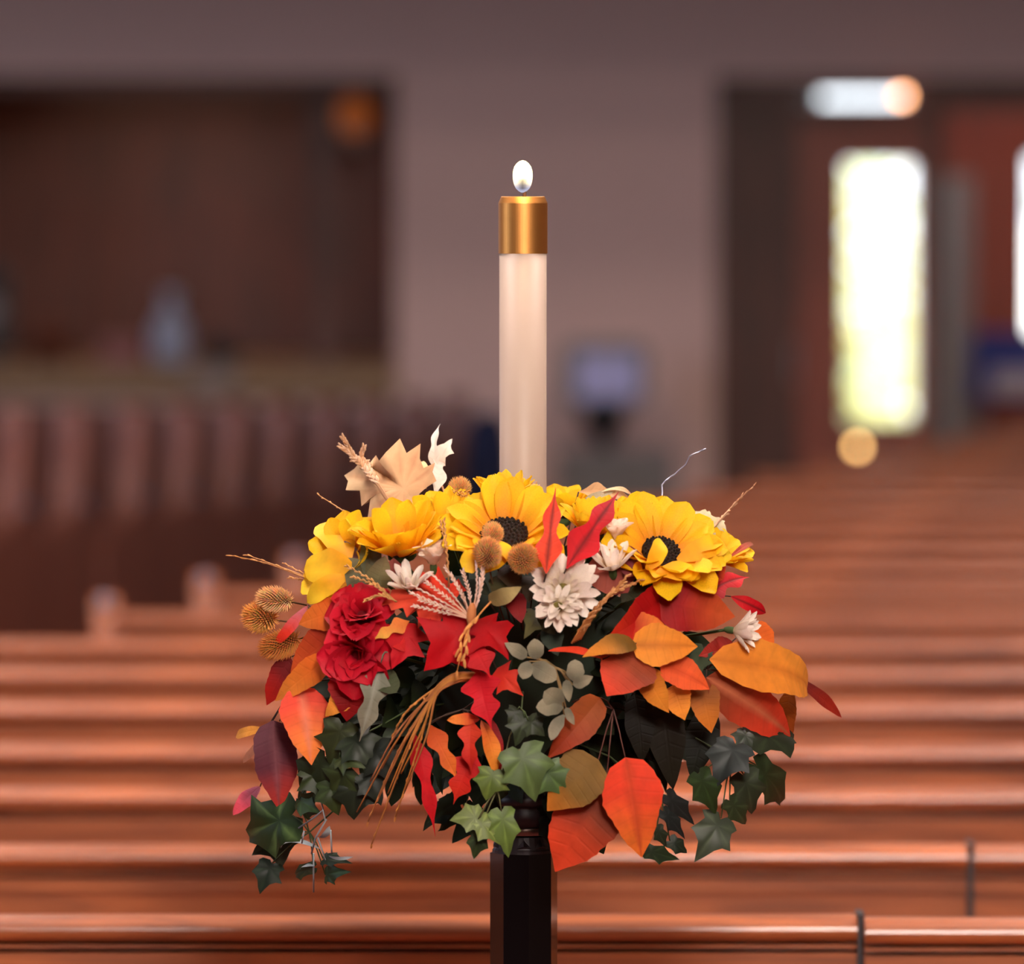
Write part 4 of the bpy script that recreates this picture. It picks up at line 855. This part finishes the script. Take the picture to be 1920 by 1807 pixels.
# ---- dried grasses
def stalk(t, pts, c, r=1.5, grains=0, gfrom=.5, glen=9, gw=2.2, tipc=None, seed=0, spread=.5, part='stalk'):
    """pts: (px, py, lift) control points, smoothed"""
    P3 = [Q(*p) for p in pts]
    def cr(p0, p1, p2, p3, s_): return .5 * ((2 * p1) + (p2 - p0) * s_ + (2 * p0 - 5 * p1 + 4 * p2 - p3) * s_ * s_ + (3 * p1 - p0 - 3 * p2 + p3) * s_ ** 3)
    pp = []; K = [P3[0]] + P3 + [P3[-1]]
    for i in range(len(P3) - 1):
        for q in range(5): pp.append(cr(K[i], K[i + 1], K[i + 2], K[i + 3], q / 5))
    pp.append(P3[-1]); rnd = random.Random(seed + len(pts) * 13)
    mb = MB().tube(pp, r * S, 5, lin(c), r * S * .4); tc_ = lin(tipc or tuple(min(255, x * 1.15) for x in c))
    for k in range(grains):
        f_ = gfrom + (1 - gfrom) * k / max(1, grains - 1); x = f_ * (len(pp) - 1); i = min(int(x), len(pp) - 2)
        p = pp[i].lerp(pp[i + 1], x - i); tn = (pp[i + 1] - pp[i]).normalized(); sd = tn.cross(Vector((0, -1, 0))).normalized() * (1 if k % 2 else -1)
        d_ = (tn + sd * spread + Vector((0, rnd.uniform(-.5, .2), 0))).normalized()
        mb.ball(p + d_ * glen * .45 * S, d_, gw * S, glen * .55 * S, mix(lin(c), tc_, rnd.random()), 5, 4)
    mb.build(part, M['dry'], t, True)
TAN = (186, 122, 62); WH = (206, 156, 106)
t = empty('wheat_bundle', Q(872, 1264, 2), 'bundle of long tan wheat straws sweeping down and outwards', 'dried grass', 'dried grasses')
for i, (ex, ey, mx_) in enumerate([(669, 1522, 0), (697, 1582, 6), (737, 1379, -12), (694, 1465, -6), (741, 1531, 10), (727, 1487, 4), (716, 1440, -2), (708, 1500, 3), (752, 1450, 12), (690, 1540, 0), (760, 1480, 16), (803, 1310, -10)]):
    sx = 872 + (i % 3) * 5; L = .42
    stalk(t, [(sx + 8, 1262 + i % 4 * 4, 1), (846, 1266 + (i * 5) % 17, 4.4), (808 + mx_ * .6, 1300 + (i * 7) % 13, 5), (808 + (ex - 808) * .5 + mx_, 1305 + (ey - 1305) * .42, 5), (ex, ey, 3.6)], (168 + i % 3 * 12, 104 + i % 3 * 10, 50 + i % 4 * 5), 3.4, 9 if i in (1, 4, 2, 9) else 0, .6, 11, 2.0, seed=i, spread=.16)
t = empty('wheat_ears', Q(748, 968, -6), 'feathery beige wheat ears leaning over the cream maple leaf', 'dried grass', 'dried grasses')
for i, (x, y) in enumerate([(644, 822), (640, 838), (682, 840), (664, 862), (690, 870)]):
    stalk(t, [(748, 972, -5), (712 + i * 3, 920 + i * 2, -4), (672 + i * 4, 866 + i, -4), (x, y, -4)], (206, 152, 108), 1.5, 26, .45, 13, 2.6, (232, 196, 166), i, .35)
t = empty('grass_stems', Q(640, 1112, 1), 'thin straw stems sticking far out above the teasel heads', 'dried grass', 'dried grasses')
for i, pts in enumerate([[(648, 1114, 1), (560, 1078, 1), (500, 1056, 0), (436, 1042, 0)], [(610, 1096, 1), (540, 1068, 1), (465, 1041, 0)], [(620, 1098, 1), (575, 1078, 1), (533, 1056, 0)], [(610, 1094, 1), (575, 1088, .6), (548, 1083, .2)]]):
    stalk(t, pts, (206, 142, 84), 2.0, 7, .5, 14, 1.5, seed=i, spread=.12)
t = empty('grass_stems', Q(672, 976, -2), 'single straw stem pointing up beyond the broad yellow petals', 'dried grass', 'dried grasses')
stalk(t, [(690, 992, 0), (650, 962, -1), (599, 929, -2)], (206, 146, 90), 2.2, 6, .4, 12, 1.6, seed=3, spread=.15)
t = empty('feathery_grass', Q(880, 1152, 3), 'pale pinkish feathery grass fanning over the coral maple leaf', 'dried grass', 'dried grasses')
for i, (x, y) in enumerate([(770, 1096), (772, 1112), (778, 1136), (800, 1092), (812, 1078), (836, 1066), (846, 1078), (868, 1072), (893, 1058), (911, 1044), (905, 1062), (788, 1124), (900, 1090)]):
    stalk(t, [(882, 1160, 4), ((882 + x) / 2 + 6, (1150 + y) / 2 + 6, 5), (x, y, 5.4 + (i % 3) * .5)], (222, 176, 150), 2.1, 15 + i % 4, .4, 9, 1.5, (240, 214, 202), i, .2 + .1 * (i % 4))
mb = MB(); mb.ball(Q(884, 1152, 4.6), (0.1, 0, 1), 9 * S, 22 * S, lin((196, 120, 70)), 10, 6); mb.build('binding', M['dry'], t, True)
t = empty('wheat_ears', Q(838, 1096, 3), 'two upright slender wheat ears between the peach bud and the front sunflower', 'dried grass', 'dried grasses')
for i, (x, y) in enumerate([(826, 980), (833, 978)]): stalk(t, [(842, 1100, 3), (838, 1040, 4.5), (x, y, 4.5)], (190, 136, 84), 1.8, 16, .3, 10, 1.8, seed=i, spread=.2)
t = empty('wheat_ears', Q(1082, 1198, 3), 'cluster of brown knotted wheat ears crossing the chrysanthemum', 'dried grass', 'dried grasses')
for i, (x, y) in enumerate([(1200, 1088), (1176, 1080), (1168, 1094), (1186, 1094), (1150, 1106)]):
    stalk(t, [(1072 + i * 4, 1206 - i * 2, 3), (1102 + i * 3, 1158 - i, 5), (1136 + i * 2, 1122 - i * 2, 5.5), (x, y, 5)], (172, 106, 54), 2.2, 18, .15, 10, 2.6, (206, 150, 98), i, .22)
t = empty('grass_stems', Q(1332, 992, -4), 'straw stick with tiny ears rising at the cream leaf tips', 'dried grass', 'dried grasses')
for pts in [[(1330, 996, -4), (1370, 952, -4), (1413, 911, -4)], [(1336, 990, -4), (1366, 960, -4), (1390, 930, -4)]]: stalk(t, pts, (206, 158, 122), 1.8, 7, .3, 12, 1.6, seed=6, spread=.16)
t = empty('wheat_ears', Q(1022, 940, 0), 'small wheat ears showing against the foot of the candle', 'dried grass', 'dried grasses')
for i, (x, y) in enumerate([(986, 890), (1000, 890), (996, 908)]): stalk(t, [(1030, 960, -6), (1012, 924, -8), (x, y, -10)], (206, 156, 106), 1.5, 12, .3, 10, 2.0, seed=i, spread=.4)
t = empty('wheat_ears', Q(882, 938, -2), 'short wheat ears lying on the petals behind the front sunflower', 'dried grass', 'dried grasses')
for i, (x, y) in enumerate([(876, 922), (893, 936), (905, 946)]): stalk(t, [(840 + i * 6, 918 + i * 4, -4), (858 + i * 8, 922 + i * 5, -3), (x, y, -2.5)], (196, 142, 70), 1.4, 9, .2, 9, 1.8, seed=i, spread=.5)
t = empty('oat_sprig', Q(914, 1128, 4), 'tan oat sprig hanging over the crimson lobed leaves', 'dried grass', 'dried grasses')
stalk(t, [(920, 1128, 5), (894, 1158, 6), (874, 1190, 6.4), (857, 1258, 6)], (206, 136, 72), 2.0, 5, .3, 18, 3.2, seed=1, spread=.2)
stalk(t, [(894, 1158, 6), (872, 1180, 6.5), (861, 1216, 6.4)], (206, 136, 72), 1.8, 4, .4, 18, 3, seed=2, spread=.2)
stalk(t, [(880, 1176, 6.2), (876, 1200, 6.6), (870, 1236, 6.4)], (214, 146, 84), 1.8, 5, .3, 17, 3.2, seed=3, spread=.3)
t = empty('wheat_ears', Q(738, 1126, 3), 'tan wheat ears lying across the grey green leaves', 'dried grass', 'dried grasses')
for i, pts in enumerate([[(742, 1128, 4.5), (700, 1090, 5), (652, 1062, 4.6)], [(736, 1124, 4.5), (704, 1098, 5), (664, 1082, 4.6)], [(744, 1128, 4.6), (716, 1116, 5), (688, 1124, 4.8)]]): stalk(t, pts, (196, 142, 84), 1.7, 15, .2, 10, 2.0, seed=i, spread=.25)
t = empty('curled_wire', Q(1232, 952, -8), 'kinked thin silver wire rising above the flowers', 'wire')
mb = MB().tube([Q(x, y, -8) for x, y in [(1226, 1000), (1228, 958), (1232, 950), (1238, 943), (1241, 936), (1242, 922), (1241, 909), (1246, 903), (1256, 895), (1266, 889), (1275, 880), (1285, 872), (1289, 865), (1293, 855), (1306, 849), (1324, 841)]], 1.5 * S, 6)
mb.build('wire_strand', M['wire'], t, True)
